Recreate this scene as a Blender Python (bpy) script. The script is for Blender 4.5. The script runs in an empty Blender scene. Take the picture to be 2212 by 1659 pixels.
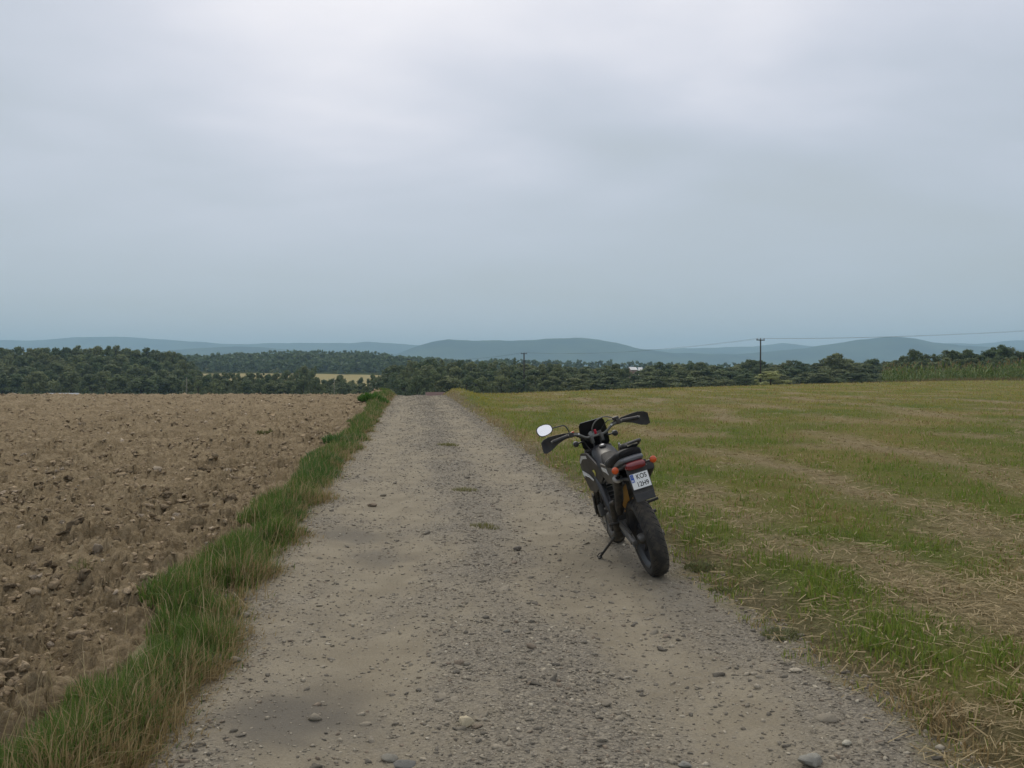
import bpy, bmesh, math, random
import numpy as np
from mathutils import Vector, Matrix, Euler

random.seed(11)
rng = np.random.default_rng(11)
R = math.radians
scene = bpy.context.scene
COL = scene.collection

# ------------------------------------------------------------------ camera
CAM_H = 1.6
FPX, CX, CY, PITCH = 1840.0, 1106.0, 829.5, math.atan(34.5 / 1840.0)
cam_d = bpy.data.cameras.new('camera')
cam = bpy.data.objects.new('camera', cam_d)
COL.objects.link(cam)
cam.location = (0, 0, CAM_H)
cam.rotation_euler = (R(90) - PITCH, 0, 0)
cam_d.sensor_width = 36.0
cam_d.lens = 36.0 * FPX / 2212.0
cam_d.clip_start = 0.05
cam_d.clip_end = 40000
scene.camera = cam

# ------------------------------------------------------------------ sky, sun, exposure
SUN_EL, SUN_AZ = R(42), R(-16)          # azimuth measured from +Y towards +X
world = bpy.data.worlds.new('World')
scene.world = world
world.use_nodes = True
wn, wl = world.node_tree.nodes, world.node_tree.links
wn.clear()

def wnode(t, **kw):
    n = wn.new(t)
    for k, v in kw.items():
        setattr(n, k, v)
    return n

def wmath(op, a, b=None, c=None, clamp=False):
    n = wnode('ShaderNodeMath', operation=op, use_clamp=clamp)
    for i, v in enumerate((a, b, c)):
        if v is None:
            continue
        if isinstance(v, (int, float)):
            n.inputs[i].default_value = v
        else:
            wl.new(v, n.inputs[i])
    return n.outputs[0]

tc = wnode('ShaderNodeTexCoord')
sep = wnode('ShaderNodeSeparateXYZ')
wl.new(tc.outputs['Generated'], sep.inputs[0])
zc = wmath('MAXIMUM', sep.outputs['Z'], 0.0)
den = wmath('ADD', zc, 0.22)
comb = wnode('ShaderNodeCombineXYZ')
wl.new(wmath('DIVIDE', sep.outputs['X'], den), comb.inputs[0])
wl.new(wmath('DIVIDE', sep.outputs['Y'], den), comb.inputs[1])
comb.inputs[2].default_value = 3.7
mp = wnode('ShaderNodeMapping')
mp.inputs['Rotation'].default_value = (0, 0, R(-32))
mp.inputs['Scale'].default_value = (0.7, 1.05, 1.0)
mp.inputs['Location'].default_value = (5.3, -0.7, 0.0)
wl.new(comb.outputs[0], mp.inputs['Vector'])
nz = wnode('ShaderNodeTexNoise')
nz.inputs['Scale'].default_value = 1.05
nz.inputs['Detail'].default_value = 4.0
nz.inputs['Roughness'].default_value = 0.42
nz.inputs['Distortion'].default_value = 0.35
wl.new(mp.outputs[0], nz.inputs['Vector'])
nz2 = wnode('ShaderNodeTexNoise')
nz2.inputs['Scale'].default_value = 2.6
nz2.inputs['Detail'].default_value = 5.0
nz2.inputs['Roughness'].default_value = 0.5
wl.new(mp.outputs[0], nz2.inputs['Vector'])
# thin cloud around the hidden sun
sd = Vector((math.sin(SUN_AZ) * math.cos(R(24)), math.cos(SUN_AZ) * math.cos(R(24)), math.sin(R(24))))
dot = wnode('ShaderNodeVectorMath', operation='DOT_PRODUCT')
wl.new(tc.outputs['Generated'], dot.inputs[0])
dot.inputs[1].default_value = sd
lobe = wmath('POWER', wmath('MAXIMUM', dot.outputs['Value'], 0.0), 26.0)
# overcast sky: brighter towards the zenith, modulated by the cloud noise
el = wmath('POWER', zc, 0.8)
lum = wmath('MULTIPLY_ADD', el, 0.62, 0.35)
n1 = wmath('SUBTRACT', nz.outputs['Fac'], 0.5)
n2 = wmath('SUBTRACT', nz2.outputs['Fac'], 0.5)
fade = wmath('MULTIPLY_ADD', zc, 3.2, 0.15, clamp=True)
cl = wmath('MULTIPLY', wmath('MULTIPLY_ADD', n2, 0.30, wmath('MULTIPLY', n1, 1.0)), fade)
lum = wmath('ADD', lum, cl)
lum = wmath('MULTIPLY_ADD', lobe, 0.22, lum)
ramp = wnode('ShaderNodeValToRGB')
wl.new(lum, ramp.inputs[0])
cr = ramp.color_ramp
cr.interpolation = 'B_SPLINE'
cr.elements[0].position = 0.0
cr.elements[0].color = (0.385, 0.415, 0.41, 1)
cr.elements[1].position = 1.0
cr.elements[1].color = (0.98, 0.945, 0.95, 1)
for p, c in ((0.25, (0.445, 0.47, 0.47)), (0.5, (0.45, 0.50, 0.57)), (0.75, (0.635, 0.65, 0.735))):
    e = cr.elements.new(p)
    e.color = c + (1,)
sky = wnode('ShaderNodeTexSky', sky_type='NISHITA', sun_disc=False)
sky.sun_elevation = SUN_EL
sky.sun_rotation = SUN_AZ
sky.air_density, sky.dust_density = 1.0, 2.0
gain = wnode('ShaderNodeVectorMath', operation='SCALE')
wl.new(ramp.outputs['Color'], gain.inputs[0])
gain.inputs['Scale'].default_value = 10.0
mix = wnode('ShaderNodeMix', data_type='RGBA')
mix.inputs[0].default_value = 0.94          # cloud cover over the clear sky
wl.new(sky.outputs[0], mix.inputs[6])
wl.new(gain.outputs[0], mix.inputs[7])
bg = wnode('ShaderNodeBackground')
bg.inputs['Strength'].default_value = 0.10
wl.new(mix.outputs[2], bg.inputs['Color'])
wo = wnode('ShaderNodeOutputWorld')
wl.new(bg.outputs[0], wo.inputs['Surface'])
try:
    world.cycles.sampling_method = 'MANUAL'
    world.cycles.sample_map_resolution = 512
except Exception:
    pass

sun_d = bpy.data.lights.new('sun', 'SUN')
sun_d.energy = 1.25
sun_d.angle = R(20)
sun_d.color = (1.0, 0.93, 0.80)
sun = bpy.data.objects.new('sun', sun_d)
COL.objects.link(sun)
sv = Vector((math.sin(SUN_AZ) * math.cos(SUN_EL), math.cos(SUN_AZ) * math.cos(SUN_EL), math.sin(SUN_EL)))
sun.rotation_euler = sv.to_track_quat('Z', 'Y').to_euler()
sun.location = sv * 50

scene.view_settings.view_transform = 'Standard'
scene.view_settings.look = 'None'
scene.view_settings.exposure = 0.2
scene.view_settings.gamma = 1.0
scene.view_settings.use_curve_mapping = False
scene.render.engine = 'CYCLES'
scene.cycles.use_denoising = True
scene.cycles.max_bounces = 6
scene.cycles.diffuse_bounces = 3
scene.cycles.glossy_bounces = 3
scene.cycles.transparent_max_bounces = 8
scene.cycles.volume_bounces = 1
scene.cycles.sample_clamp_indirect = 4.0

# ------------------------------------------------------------------ helpers
def put(o, parent=None, **props):
    COL.objects.link(o)
    if parent is not None:
        o.parent = parent
    for k, v in props.items():
        o[k] = v
    return o

def empty(name, loc=(0, 0, 0), rot=(0, 0, 0), **props):
    o = bpy.data.objects.new(name, None)
    o.empty_display_size = 0.1
    o.location = loc
    o.rotation_euler = rot
    return put(o, **props)

def mesh_np(name, V, tris, mat=None, col=None, smooth=False):
    """triangle mesh straight from numpy arrays"""
    V = np.ascontiguousarray(V, dtype=np.float32)
    F = np.ascontiguousarray(tris, dtype=np.int32)
    me = bpy.data.meshes.new(name)
    me.vertices.add(len(V))
    me.vertices.foreach_set('co', V.ravel())
    me.loops.add(F.size)
    me.loops.foreach_set('vertex_index', F.ravel())
    k = F.shape[1]
    me.polygons.add(len(F))
    me.polygons.foreach_set('loop_start', np.arange(0, F.size, k, dtype=np.int32))
    if smooth:
        me.polygons.foreach_set('use_smooth', np.ones(len(F), dtype=bool))
    if col is not None:
        a = me.attributes.new('col', 'FLOAT_COLOR', 'POINT')
        c = np.ones((len(V), 4), dtype=np.float32)
        c[:, :3] = col
        a.data.foreach_set('color', c.ravel())
    me.update(calc_edges=True)
    me.validate()
    if mat is not None:
        me.materials.append(mat)
    return me

def obj(name, me, parent=None, **props):
    return put(bpy.data.objects.new(name, me), parent, **props)

def at(px, py, depth):
    """world point at a distance along +Y seen at a photo position"""
    a, b = (px - CX) / FPX, -(py - CY) / FPX
    cp, sp = math.cos(PITCH), math.sin(PITCH)
    d = Vector((a, cp + b * sp, b * cp - sp))
    return Vector((0, 0, CAM_H)) + d * (depth / d.y)

def on_ground(px, py, z=0.0):
    a, b = (px - CX) / FPX, -(py - CY) / FPX
    cp, sp = math.cos(PITCH), math.sin(PITCH)
    d = Vector((a, cp + b * sp, b * cp - sp))
    return Vector((0, 0, CAM_H)) + d * ((z - CAM_H) / d.z)

# ---- noise
def _h(ix, iy, seed):
    n = (ix.astype(np.int64) * 374761393 + iy.astype(np.int64) * 668265263 + seed * 982451653) & 0xffffffff
    n = ((n ^ (n >> 13)) * 1274126177) & 0xffffffff
    return (n ^ (n >> 16)) & 0xffff

def perlin(x, y, seed=0):
    x = np.asarray(x, dtype=np.float64); y = np.asarray(y, dtype=np.float64)
    x0, y0 = np.floor(x), np.floor(y)
    fx, fy = x - x0, y - y0
    u = fx * fx * fx * (fx * (fx * 6 - 15) + 10)
    v = fy * fy * fy * (fy * (fy * 6 - 15) + 10)
    def g(i, j):
        a = _h(x0 + i, y0 + j, seed) * (2 * math.pi / 65536.0)
        return np.cos(a) * (fx - i) + np.sin(a) * (fy - j)
    n0 = g(0, 0) * (1 - u) + g(1, 0) * u
    n1 = g(0, 1) * (1 - u) + g(1, 1) * u
    return (n0 * (1 - v) + n1 * v) * 1.5

def fbm(x, y, seed=0, octv=4, gain=0.5):
    s, a, t = 0.0, 1.0, 0.0
    for o in range(octv):
        s = s + a * perlin(x * 2 ** o, y * 2 ** o, seed + o * 7)
        t += a
        a *= gain
    return s / t

def lumps(x, y, seed):
    """cellular noise as rounded clods of uneven height with sharp crevices"""
    x0, y0 = np.floor(x), np.floor(y)
    best = np.full(x.shape, 9.0); sec = np.full(x.shape, 9.0); hh = np.zeros(x.shape)
    for i in (-1, 0, 1):
        for j in (-1, 0, 1):
            cx_, cy_ = x0 + i, y0 + j
            px_ = cx_ + 0.15 + 0.7 * _h(cx_, cy_, seed) / 65536.0
            py_ = cy_ + 0.15 + 0.7 * _h(cx_, cy_, seed + 1) / 65536.0
            d = (x - px_) ** 2 + (y - py_) ** 2
            r_ = _h(cx_, cy_, seed + 2) / 65536.0
            near = d < best
            sec = np.where(near, best, np.minimum(sec, d))
            hh = np.where(near, r_, hh); best = np.minimum(d, best)
    e = np.clip((np.sqrt(sec) - np.sqrt(best)) / 0.42, 0, 1)
    return (0.15 + 0.85 * hh ** 1.3) * np.sqrt(1 - (1 - e) ** 2)

def sstep(a, b, t):
    t = np.clip((np.asarray(t, dtype=np.float64) - a) / (b - a), 0, 1)
    return t * t * (3 - 2 * t)

# ---- materials
def mat_new(name):
    m = bpy.data.materials.new(name)
    m.use_nodes = True
    n = m.node_tree.nodes
    return m, n, m.node_tree.links, n['Principled BSDF']

def plain(name, color, rough=0.6, metal=0.0, spec=0.5, noise=0.0, nscale=20.0, bump=0.0, dust=0.0, **inp):
    m, n, l, b = mat_new(name)
    b.inputs['Base Color'].default_value = (*color, 1)
    b.inputs['Roughness'].default_value = rough
    b.inputs['Metallic'].default_value = metal
    b.inputs['Specular IOR Level'].default_value = spec
    for k, v in inp.items():
        b.inputs[k.replace('_', ' ')].default_value = v
    if noise or bump:
        t = n.new('ShaderNodeTexCoord')
        z = n.new('ShaderNodeTexNoise')
        z.inputs['Scale'].default_value = nscale
        z.inputs['Detail'].default_value = 5
        l.new(t.outputs['Object'], z.inputs['Vector'])
        if noise:
            mx = n.new('ShaderNodeMix'); mx.data_type = 'RGBA'
            mx.inputs[6].default_value = (*[c * (1 - noise) for c in color], 1)
            mx.inputs[7].default_value = (*[min(1, c * (1 + noise)) for c in color], 1)
            l.new(z.outputs['Fac'], mx.inputs[0])
            l.new(mx.outputs[2], b.inputs['Base Color'])
            if dust:                       # dried road dust in blotches
                z2 = n.new('ShaderNodeTexNoise')
                z2.inputs['Scale'].default_value = nscale * 0.9
                z2.inputs['Detail'].default_value = 7
                z2.inputs['Roughness'].default_value = 0.7
                l.new(t.outputs['Object'], z2.inputs['Vector'])
                r2 = n.new('ShaderNodeMapRange')
                r2.inputs['From Min'].default_value = 0.42
                r2.inputs['From Max'].default_value = 0.68
                r2.inputs['To Max'].default_value = dust
                l.new(z2.outputs['Fac'], r2.inputs['Value'])
                md = n.new('ShaderNodeMix'); md.data_type = 'RGBA'
                l.new(r2.outputs[0], md.inputs[0])
                l.new(mx.outputs[2], md.inputs[6])
                md.inputs[7].default_value = (0.20, 0.165, 0.115, 1)
                l.new(md.outputs[2], b.inputs['Base Color'])
            mr = n.new('ShaderNodeMapRange')
            mr.inputs['To Min'].default_value = max(0.05, rough - 0.15)
            mr.inputs['To Max'].default_value = min(1, rough + 0.15)
            l.new(z.outputs['Fac'], mr.inputs['Value'])
            l.new(mr.outputs[0], b.inputs['Roughness'])
        if bump:
            bp = n.new('ShaderNodeBump')
            bp.inputs['Strength'].default_value = bump
            bp.inputs['Distance'].default_value = 0.01
            l.new(z.outputs['Fac'], bp.inputs['Height'])
            l.new(bp.outputs[0], b.inputs['Normal'])
    return m

def attr_mat(name, rough=0.85, transl=0.0, bump=None, spec=0.2):
    """colour comes from the mesh's own 'col' attribute (one colour per blade, clod or stone)"""
    m, n, l, b = mat_new(name)
    a = n.new('ShaderNodeAttribute'); a.attribute_name = 'col'
    colour = a.outputs['Color']
    l.new(colour, b.inputs['Base Color'])
    b.inputs['Roughness'].default_value = rough
    b.inputs['Specular IOR Level'].default_value = spec
    if bump:
        t = n.new('ShaderNodeTexCoord')
        z = n.new('ShaderNodeTexNoise')
        z.inputs['Scale'].default_value = bump[0]
        z.inputs['Detail'].default_value = 6
        z.inputs['Roughness'].default_value = 0.65
        l.new(t.outputs['Object'], z.inputs['Vector'])
        bp = n.new('ShaderNodeBump')
        bp.inputs['Strength'].default_value = bump[1]
        bp.inputs['Distance'].default_value = bump[2]
        l.new(z.outputs['Fac'], bp.inputs['Height'])
        l.new(bp.outputs[0], b.inputs['Normal'])
        mx = n.new('ShaderNodeMix'); mx.data_type = 'RGBA'; mx.blend_type = 'MULTIPLY'
        mx.inputs[0].default_value = 1.0
        rp = n.new('ShaderNodeMapRange')
        rp.inputs['From Min'].default_value = 0.3
        rp.inputs['From Max'].default_value = 0.7
        rp.inputs['To Min'].default_value = 0.72
        rp.inputs['To Max'].default_value = 1.25
        l.new(z.outputs['Fac'], rp.inputs['Value'])
        l.new(colour, mx.inputs[6])
        l.new(rp.outputs[0], mx.inputs[7])
        l.new(mx.outputs[2], b.inputs['Base Color'])
    if transl:
        tr = n.new('ShaderNodeBsdfTranslucent')
        l.new(colour, tr.inputs['Color'])
        ms = n.new('ShaderNodeMixShader')
        ms.inputs[0].default_value = transl
        l.new(b.outputs[0], ms.inputs[1])
        l.new(tr.outputs[0], ms.inputs[2])
        l.new(ms.outputs[0], n['Material Output'].inputs['Surface'])
    return m

# ------------------------------------------------------------------ lie of the land
def xc(y):                                   # centre line of the track
    return 0.5 - 0.118 * np.asarray(y, dtype=np.float64)

def T(x, y):
    """macro terrain: level crest by the camera, then down into the valley"""
    x = np.asarray(x, dtype=np.float64); y = np.asarray(y, dtype=np.float64)
    crest = np.interp(x, [-60, -5, 0, 6, 12, 35, 60, 120], [45, 45, 46, 54, 60, 82, 100, 112])
    t = np.maximum(0, y - crest)
    rad = 300.0
    sl = np.interp(x, [-40, -5, 12, 60], [.085, .085, .05, .035])
    tt = sl * rad
    drop = np.where(t < tt, t * t / (2 * rad), tt * tt / (2 * rad) + sl * (t - tt))
    D = np.interp(x, [-30, 5, 60, 150], [13., 8., 6., 3.5])
    z = -D * np.tanh(drop / D)
    z = z + 8.0 * sstep(235, 400, y) * sstep(-40, -130, x) * (1 - sstep(430, 580, y))
    z = z + 19.0 * np.exp(-((x + 210) / 250.0) ** 2) * sstep(590, 800, y) * (1 - sstep(1100, 1700, y))
    z = z + 0.25 * sstep(30, 90, x) * sstep(60, 110, y) * (1 - sstep(140, 240, y))
    z = z - 6.0 * sstep(1200, 2500, y)
    return z

def ND(x, y):                                # near ground: macro + banks + gentle unevenness
    x = np.asarray(x, dtype=np.float64); y = np.asarray(y, dtype=np.float64)
    s = x - xc(y)
    bank = -0.035 + 0.105 * sstep(1.55, 2.2, np.abs(s) + 0.22 * fbm(x * 1.3, y * 1.3, 7, 3)) + 0.30 * sstep(28, 47, y) * np.exp(-((np.abs(s) - 2.35) / 0.55) ** 2)
    return T(x, y) + bank + 0.03 * fbm(x * 0.35, y * 0.35, 5, 2)

def track_z(x, y):
    x = np.asarray(x, dtype=np.float64); y = np.asarray(y, dtype=np.float64)
    s = x - xc(y)
    rut = -0.035 * (np.exp(-((s - 0.78) / 0.3) ** 2) + np.exp(-((s + 0.78) / 0.3) ** 2)) + 0.02 * np.exp(-(s / 0.3) ** 2)
    return T(x, y) + rut + 0.03 * fbm(x * 0.35, y * 0.35, 5, 2) + 0.018 * fbm(x * 2.2, y * 1.6, 31, 3) + 0.004 * fbm(x * 14, y * 14, 33, 2)

def plough_z(x, y):
    x = np.asarray(x, dtype=np.float64); y = np.asarray(y, dtype=np.float64)
    h = 0.05 * np.abs(perlin(x * 1.4, y * 1.4, 41)) * 1.6 + 0.03 * perlin(x * 0.8, y * 0.8, 45)
    wx = x + 0.10 * perlin(x * 4, y * 4, 91) + 0.03 * perlin(x * 13, y * 13, 93)
    wy = y + 0.10 * perlin(x * 4, y * 4, 92) + 0.03 * perlin(x * 13, y * 13, 94)
    patch = 0.55 + 0.45 * sstep(-0.3, 0.4, perlin(x * 0.9, y * 0.9, 47))
    h = h + patch * (0.10 * lumps(wx * 2.9, wy * 3.4, 42) + 0.13 * lumps(wx * 6.0, wy * 6.8, 43)) + 0.060 * lumps(wx * 13.5, wy * 14.5, 44) + 0.022 * lumps(wx * 28, wy * 30, 48)
    h = h + 0.016 * perlin(x * 24, y * 24, 51) + 0.010 * perlin(x * 47, y * 47, 52)
    h = h - 0.13
    s = x - xc(y)
    return ND(x, y) + (h - 0.06) * sstep(-1.60, -2.1, s)

def field_z(x, y):
    return ND(x, y) + 0.03 * fbm(x * 1.1, y * 1.1, 61, 3) + 0.015 * perlin(x * 5, y * 5, 62)

def rows_y(y0, y1, k, mn):
    ys = [y0]
    while ys[-1] < y1:
        ys.append(ys[-1] + max(mn, k * abs(ys[-1])))
    return np.array(ys)

def strip(ys, left, right, nu, zf, power=1.0):
    """grid between two boundary curves, finer towards the first one"""
    u = np.linspace(0, 1, nu) ** power
    Y = np.repeat(ys[:, None], nu, 1)
    L, Rr = left(ys)[:, None], right(ys)[:, None]
    X = L + (Rr - L) * u[None, :]
    Z = zf(X.ravel(), Y.ravel())
    V = np.stack([X.ravel(), Y.ravel(), Z], 1)
    n = len(ys)
    i = (np.arange(n - 1)[:, None] * nu + np.arange(nu - 1)[None, :]).ravel()
    F = np.stack([i, i + 1, i + nu + 1, i + nu], 1)
    if np.mean(right(ys) - left(ys)) < 0:
        F = F[:, ::-1]
    return V, F

# ------------------------------------------------------------------ ground materials
def nmix(n, l, fac, a, b, blend='MIX'):
    m = n.new('ShaderNodeMix'); m.data_type = 'RGBA'; m.blend_type = blend
    for i, v in ((0, fac), (6, a), (7, b)):
        if isinstance(v, (int, float)):
            m.inputs[i].default_value = v
        elif isinstance(v, tuple):
            m.inputs[i].default_value = (*v, 1)
        else:
            l.new(v, m.inputs[i])
    return m.outputs[2]

def nnoise(n, l, vec, scale, detail=4, rough=0.5, lo=0.35, hi=0.65, out=(0, 1)):
    z = n.new('ShaderNodeTexNoise')
    z.inputs['Scale'].default_value = scale
    z.inputs['Detail'].default_value = detail
    z.inputs['Roughness'].default_value = rough
    l.new(vec, z.inputs['Vector'])
    r = n.new('ShaderNodeMapRange')
    r.inputs['From Min'].default_value = lo
    r.inputs['From Max'].default_value = hi
    r.inputs['To Min'].default_value = out[0]
    r.inputs['To Max'].default_value = out[1]
    l.new(z.outputs['Fac'], r.inputs['Value'])
    return r.outputs[0]

def track_material():
    m, n, l, b = mat_new('gravel_and_dirt')
    t = n.new('ShaderNodeTexCoord').outputs['Object']
    a = n.new('ShaderNodeAttribute'); a.attribute_name = 'col'
    sp = n.new('ShaderNodeSeparateColor'); l.new(a.outputs['Color'], sp.inputs[0])
    dirt = nmix(n, l, nnoise(n, l, t, 3.0), (0.240, 0.208, 0.148), (0.300, 0.263, 0.190))
    dirt = nmix(n, l, nnoise(n, l, t, 90.0, 3, 0.6, 0.3, 0.7), dirt, nmix(n, l, 1.0, dirt, (0.78, 0.77, 0.76), 'MULTIPLY'))
    vo = n.new('ShaderNodeTexVoronoi'); vo.inputs['Scale'].default_value = 75.0
    vo.inputs['Randomness'].default_value = 1.0
    l.new(t, vo.inputs['Vector'])
    bw = n.new('ShaderNodeSeparateColor'); l.new(vo.outputs['Color'], bw.inputs[0])
    stone = nmix(n, l, bw.outputs['Red'], (0.130, 0.117, 0.093), (0.290, 0.258, 0.202))
    g = n.new('ShaderNodeMath'); g.operation = 'MULTIPLY_ADD'; g.use_clamp = True
    l.new(nnoise(n, l, t, 18.0, 4, 0.6, 0.25, 0.75), g.inputs[0])
    g.inputs[1].default_value = 0.7
    mm = n.new('ShaderNodeMath'); mm.operation = 'MULTIPLY_ADD'
    l.new(sp.outputs['Red'], mm.inputs[0]); mm.inputs[1].default_value = 1.3; mm.inputs[2].default_value = -0.75
    l.new(mm.outputs[0], g.inputs[2])
    c = nmix(n, l, g.outputs[0], dirt, stone)
    # dark oil- or rain-stained hollows, plus shade painted left of the motorcycle
    c = nmix(n, l, sp.outputs['Green'], c, (0.115, 0.105, 0.088))
    # dead grass trodden into the margins
    c = nmix(n, l, sp.outputs['Blue'], c, nmix(n, l, nnoise(n, l, t, 30.0), (0.20, 0.155, 0.075), (0.11, 0.11, 0.04)))
    l.new(c, b.inputs['Base Color'])
    b.inputs['Roughness'].default_value = 0.95
    b.inputs['Specular IOR Level'].default_value = 0.15
    v2 = n.new('ShaderNodeTexVoronoi'); v2.inputs['Scale'].default_value = 60.0
    l.new(t, v2.inputs['Vector'])
    b1 = n.new('ShaderNodeBump'); b1.inputs['Distance'].default_value = 0.012; b1.invert = True
    l.new(v2.outputs['Distance'], b1.inputs['Height'])
    l.new(g.outputs[0], b1.inputs['Strength'])
    b2 = n.new('ShaderNodeBump'); b2.inputs['Distance'].default_value = 0.006; b2.inputs['Strength'].default_value = 0.6
    l.new(nnoise(n, l, t, 120.0, 4, 0.6), b2.inputs['Height'])
    l.new(b1.outputs[0], b2.inputs['Normal'])
    l.new(b2.outputs[0], b.inputs['Normal'])
    return m

def soil_material():
    m, n, l, b = mat_new('ploughed_soil')
    t = n.new('ShaderNodeTexCoord').outputs['Object']
    c = nmix(n, l, nnoise(n, l, t, 1.2, 3), (0.262, 0.202, 0.120), (0.355, 0.280, 0.172))
    c = nmix(n, l, nnoise(n, l, t, 11.0, 6, 0.7, 0.4, 0.6), nmix(n, l, 1.0, c, (0.66, 0.64, 0.60), 'MULTIPLY'), c)
    c = nmix(n, l, nnoise(n, l, t, 60.0, 3, 0.6, 0.62, 0.8), c, (0.47, 0.39, 0.285))
    l.new(c, b.inputs['Base Color'])
    b.inputs['Roughness'].default_value = 0.97
    b.inputs['Specular IOR Level'].default_value = 0.1
    b2 = n.new('ShaderNodeBump'); b2.inputs['Distance'].default_value = 0.03; b2.inputs['Strength'].default_value = 0.8
    l.new(nnoise(n, l, t, 28.0, 6, 0.68), b2.inputs['Height'])
    l.new(b2.outputs[0], b.inputs['Normal'])
    return m

def thatch_material():
    m, n, l, b = mat_new('stubble_thatch')
    t = n.new('ShaderNodeTexCoord').outputs['Object']
    a = n.new('ShaderNodeAttribute'); a.attribute_name = 'col'
    c = nmix(n, l, nnoise(n, l, t, 40.0, 4, 0.6), a.outputs['Color'], nmix(n, l, 1.0, a.outputs['Color'], (0.6, 0.62, 0.55), 'MULTIPLY'))
    l.new(c, b.inputs['Base Color'])
    b.inputs['Roughness'].default_value = 0.95
    b.inputs['Specular IOR Level'].default_value = 0.1
    b2 = n.new('ShaderNodeBump'); b2.inputs['Distance'].default_value = 0.05; b2.inputs['Strength'].default_value = 0.9
    l.new(nnoise(n, l, t, 25.0, 5, 0.65), b2.inputs['Height'])
    l.new(b2.outputs[0], b.inputs['Normal'])
    return m

def land_material():
    m, n, l, b = mat_new('valley_meadow')
    t = n.new('ShaderNodeTexCoord').outputs['Object']
    c = nmix(n, l, nnoise(n, l, t, 0.01, 4), (0.055, 0.075, 0.025), (0.10, 0.10, 0.035))
    c = nmix(n, l, nnoise(n, l, t, 0.4, 4), c, (0.07, 0.07, 0.025))
    l.new(c, b.inputs['Base Color'])
    b.inputs['Roughness'].default_value = 1.0
    b.inputs['Specular IOR Level'].default_value = 0.0
    return m

def forest_material():
    m, n, l, b = mat_new('forested_hillside')
    t = n.new('ShaderNodeTexCoord').outputs['Object']
    c = nmix(n, l, nnoise(n, l, t, 0.004, 5), (0.010, 0.020, 0.016), (0.055, 0.075, 0.035))
    l.new(c, b.inputs['Base Color'])
    b.inputs['Roughness'].default_value = 1.0
    b.inputs['Specular IOR Level'].default_value = 0.0
    return m

# ------------------------------------------------------------------ structure
# the land as one sheet to the horizon
def ground_sheet():
    def axis(near, far, n):
        t = np.linspace(-1, 1, n)
        return np.sinh(t * 5.2) / math.sinh(5.2) * far + near * t
    ax = axis(300, 8600, 181)
    ay = axis(300, 8600, 181) + 120
    X, Y = np.meshgrid(ax, ay)
    Z = T(X.ravel(), Y.ravel())
    x, y = X.ravel(), Y.ravel()
    under = sstep(150, 120, y) * sstep(-30, -8, y) * sstep(1.25 * 150, 150, np.abs(x))
    Z = Z - 0.45 * under - 0.02
    n = len(ax)
    V = np.stack([x, y, Z], 1)
    i = (np.arange(len(ay) - 1)[:, None] * n + np.arange(n - 1)[None, :]).ravel()
    F = np.stack([i, i + 1, i + n + 1, i + n], 1)
    obj('ground', mesh_np('ground', V, F, land_material(), smooth=True), kind='structure')
ground_sheet()

# gravel track
STAINS_AND_SHADE = [(on_ground(640, 1545), 0.42, 0.75, .8), (on_ground(815, 1195), 0.34, 0.6, .55), (on_ground(760, 1150), 0.42, 0.7, .65),
          (on_ground(1290, 1210), 0.42, 0.7, .3), (on_ground(700, 1470), 0.25, .5, .22)]  # first entry here: motorcycle's soft contact shadow, painted into the track colour
def gravel(x, y):
    s = x - xc(y)
    g = 0.60 + 0.85 * fbm(x * 1.5, y * 0.75, 71, 5, 0.6) + 0.24 * np.exp(-((s - 0.1) / 0.38) ** 2) + 0.34 * sstep(1.1, 1.6, s) + 0.2 * sstep(-1.35, -1.7, s)
    g = g - 0.24 * np.exp(-((s - 0.85) / 0.33) ** 2) - 0.30 * np.exp(-((s + 0.85) / 0.4) ** 2)
    g = g + 0.30 * fbm(s * 2.6, y * 0.13, 73, 3)
    g = g + 0.12 * sstep(7.0, 4.0, y) * sstep(-1.2, -0.2, s)
    return np.clip(g, 0, 1)

ys = rows_y(-3.0, 120.0, 0.0075, 0.022)
edge = 2.08
V, F = strip(ys, lambda y: xc(y) - edge, lambda y: xc(y) + edge, 96, track_z)
tx, ty = V[:, 0], V[:, 1]
tcol = np.zeros((len(V), 3))
tcol[:, 0] = gravel(tx, ty)
for p, r, k, am in STAINS_AND_SHADE:
    d = np.hypot((tx - p.x) / r, (ty - p.y) / (r * 1.2)) + 0.5 * fbm(tx * 3, ty * 3, 81, 3)
    tcol[:, 1] = np.maximum(tcol[:, 1], am * sstep(1.25, 0.15, d))
ss = np.abs(tx - xc(ty))
tcol[:, 2] = np.clip(sstep(1.5, 1.85, ss + 0.28 * fbm(tx * 1.6, ty * 1.6, 85, 3)), 0, 1) * 0.75
track = obj('gravel_track', mesh_np('gravel_track', V, F, track_material(), tcol, smooth=True), kind='structure')

# ploughed field on the left
ys = rows_y(-1.0, 100.0, 0.0068, 0.026)
V, F = strip(ys, lambda y: xc(y) - 1.60, lambda y: np.minimum(-0.85 * y - 3.5, -7.0), 420, lambda x, y: plough_z(x, y), 1.35)
M_SOIL = soil_material()
plough = obj('ploughed_field', mesh_np('ploughed_field', V, F, M_SOIL, smooth=False), kind='structure')

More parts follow.
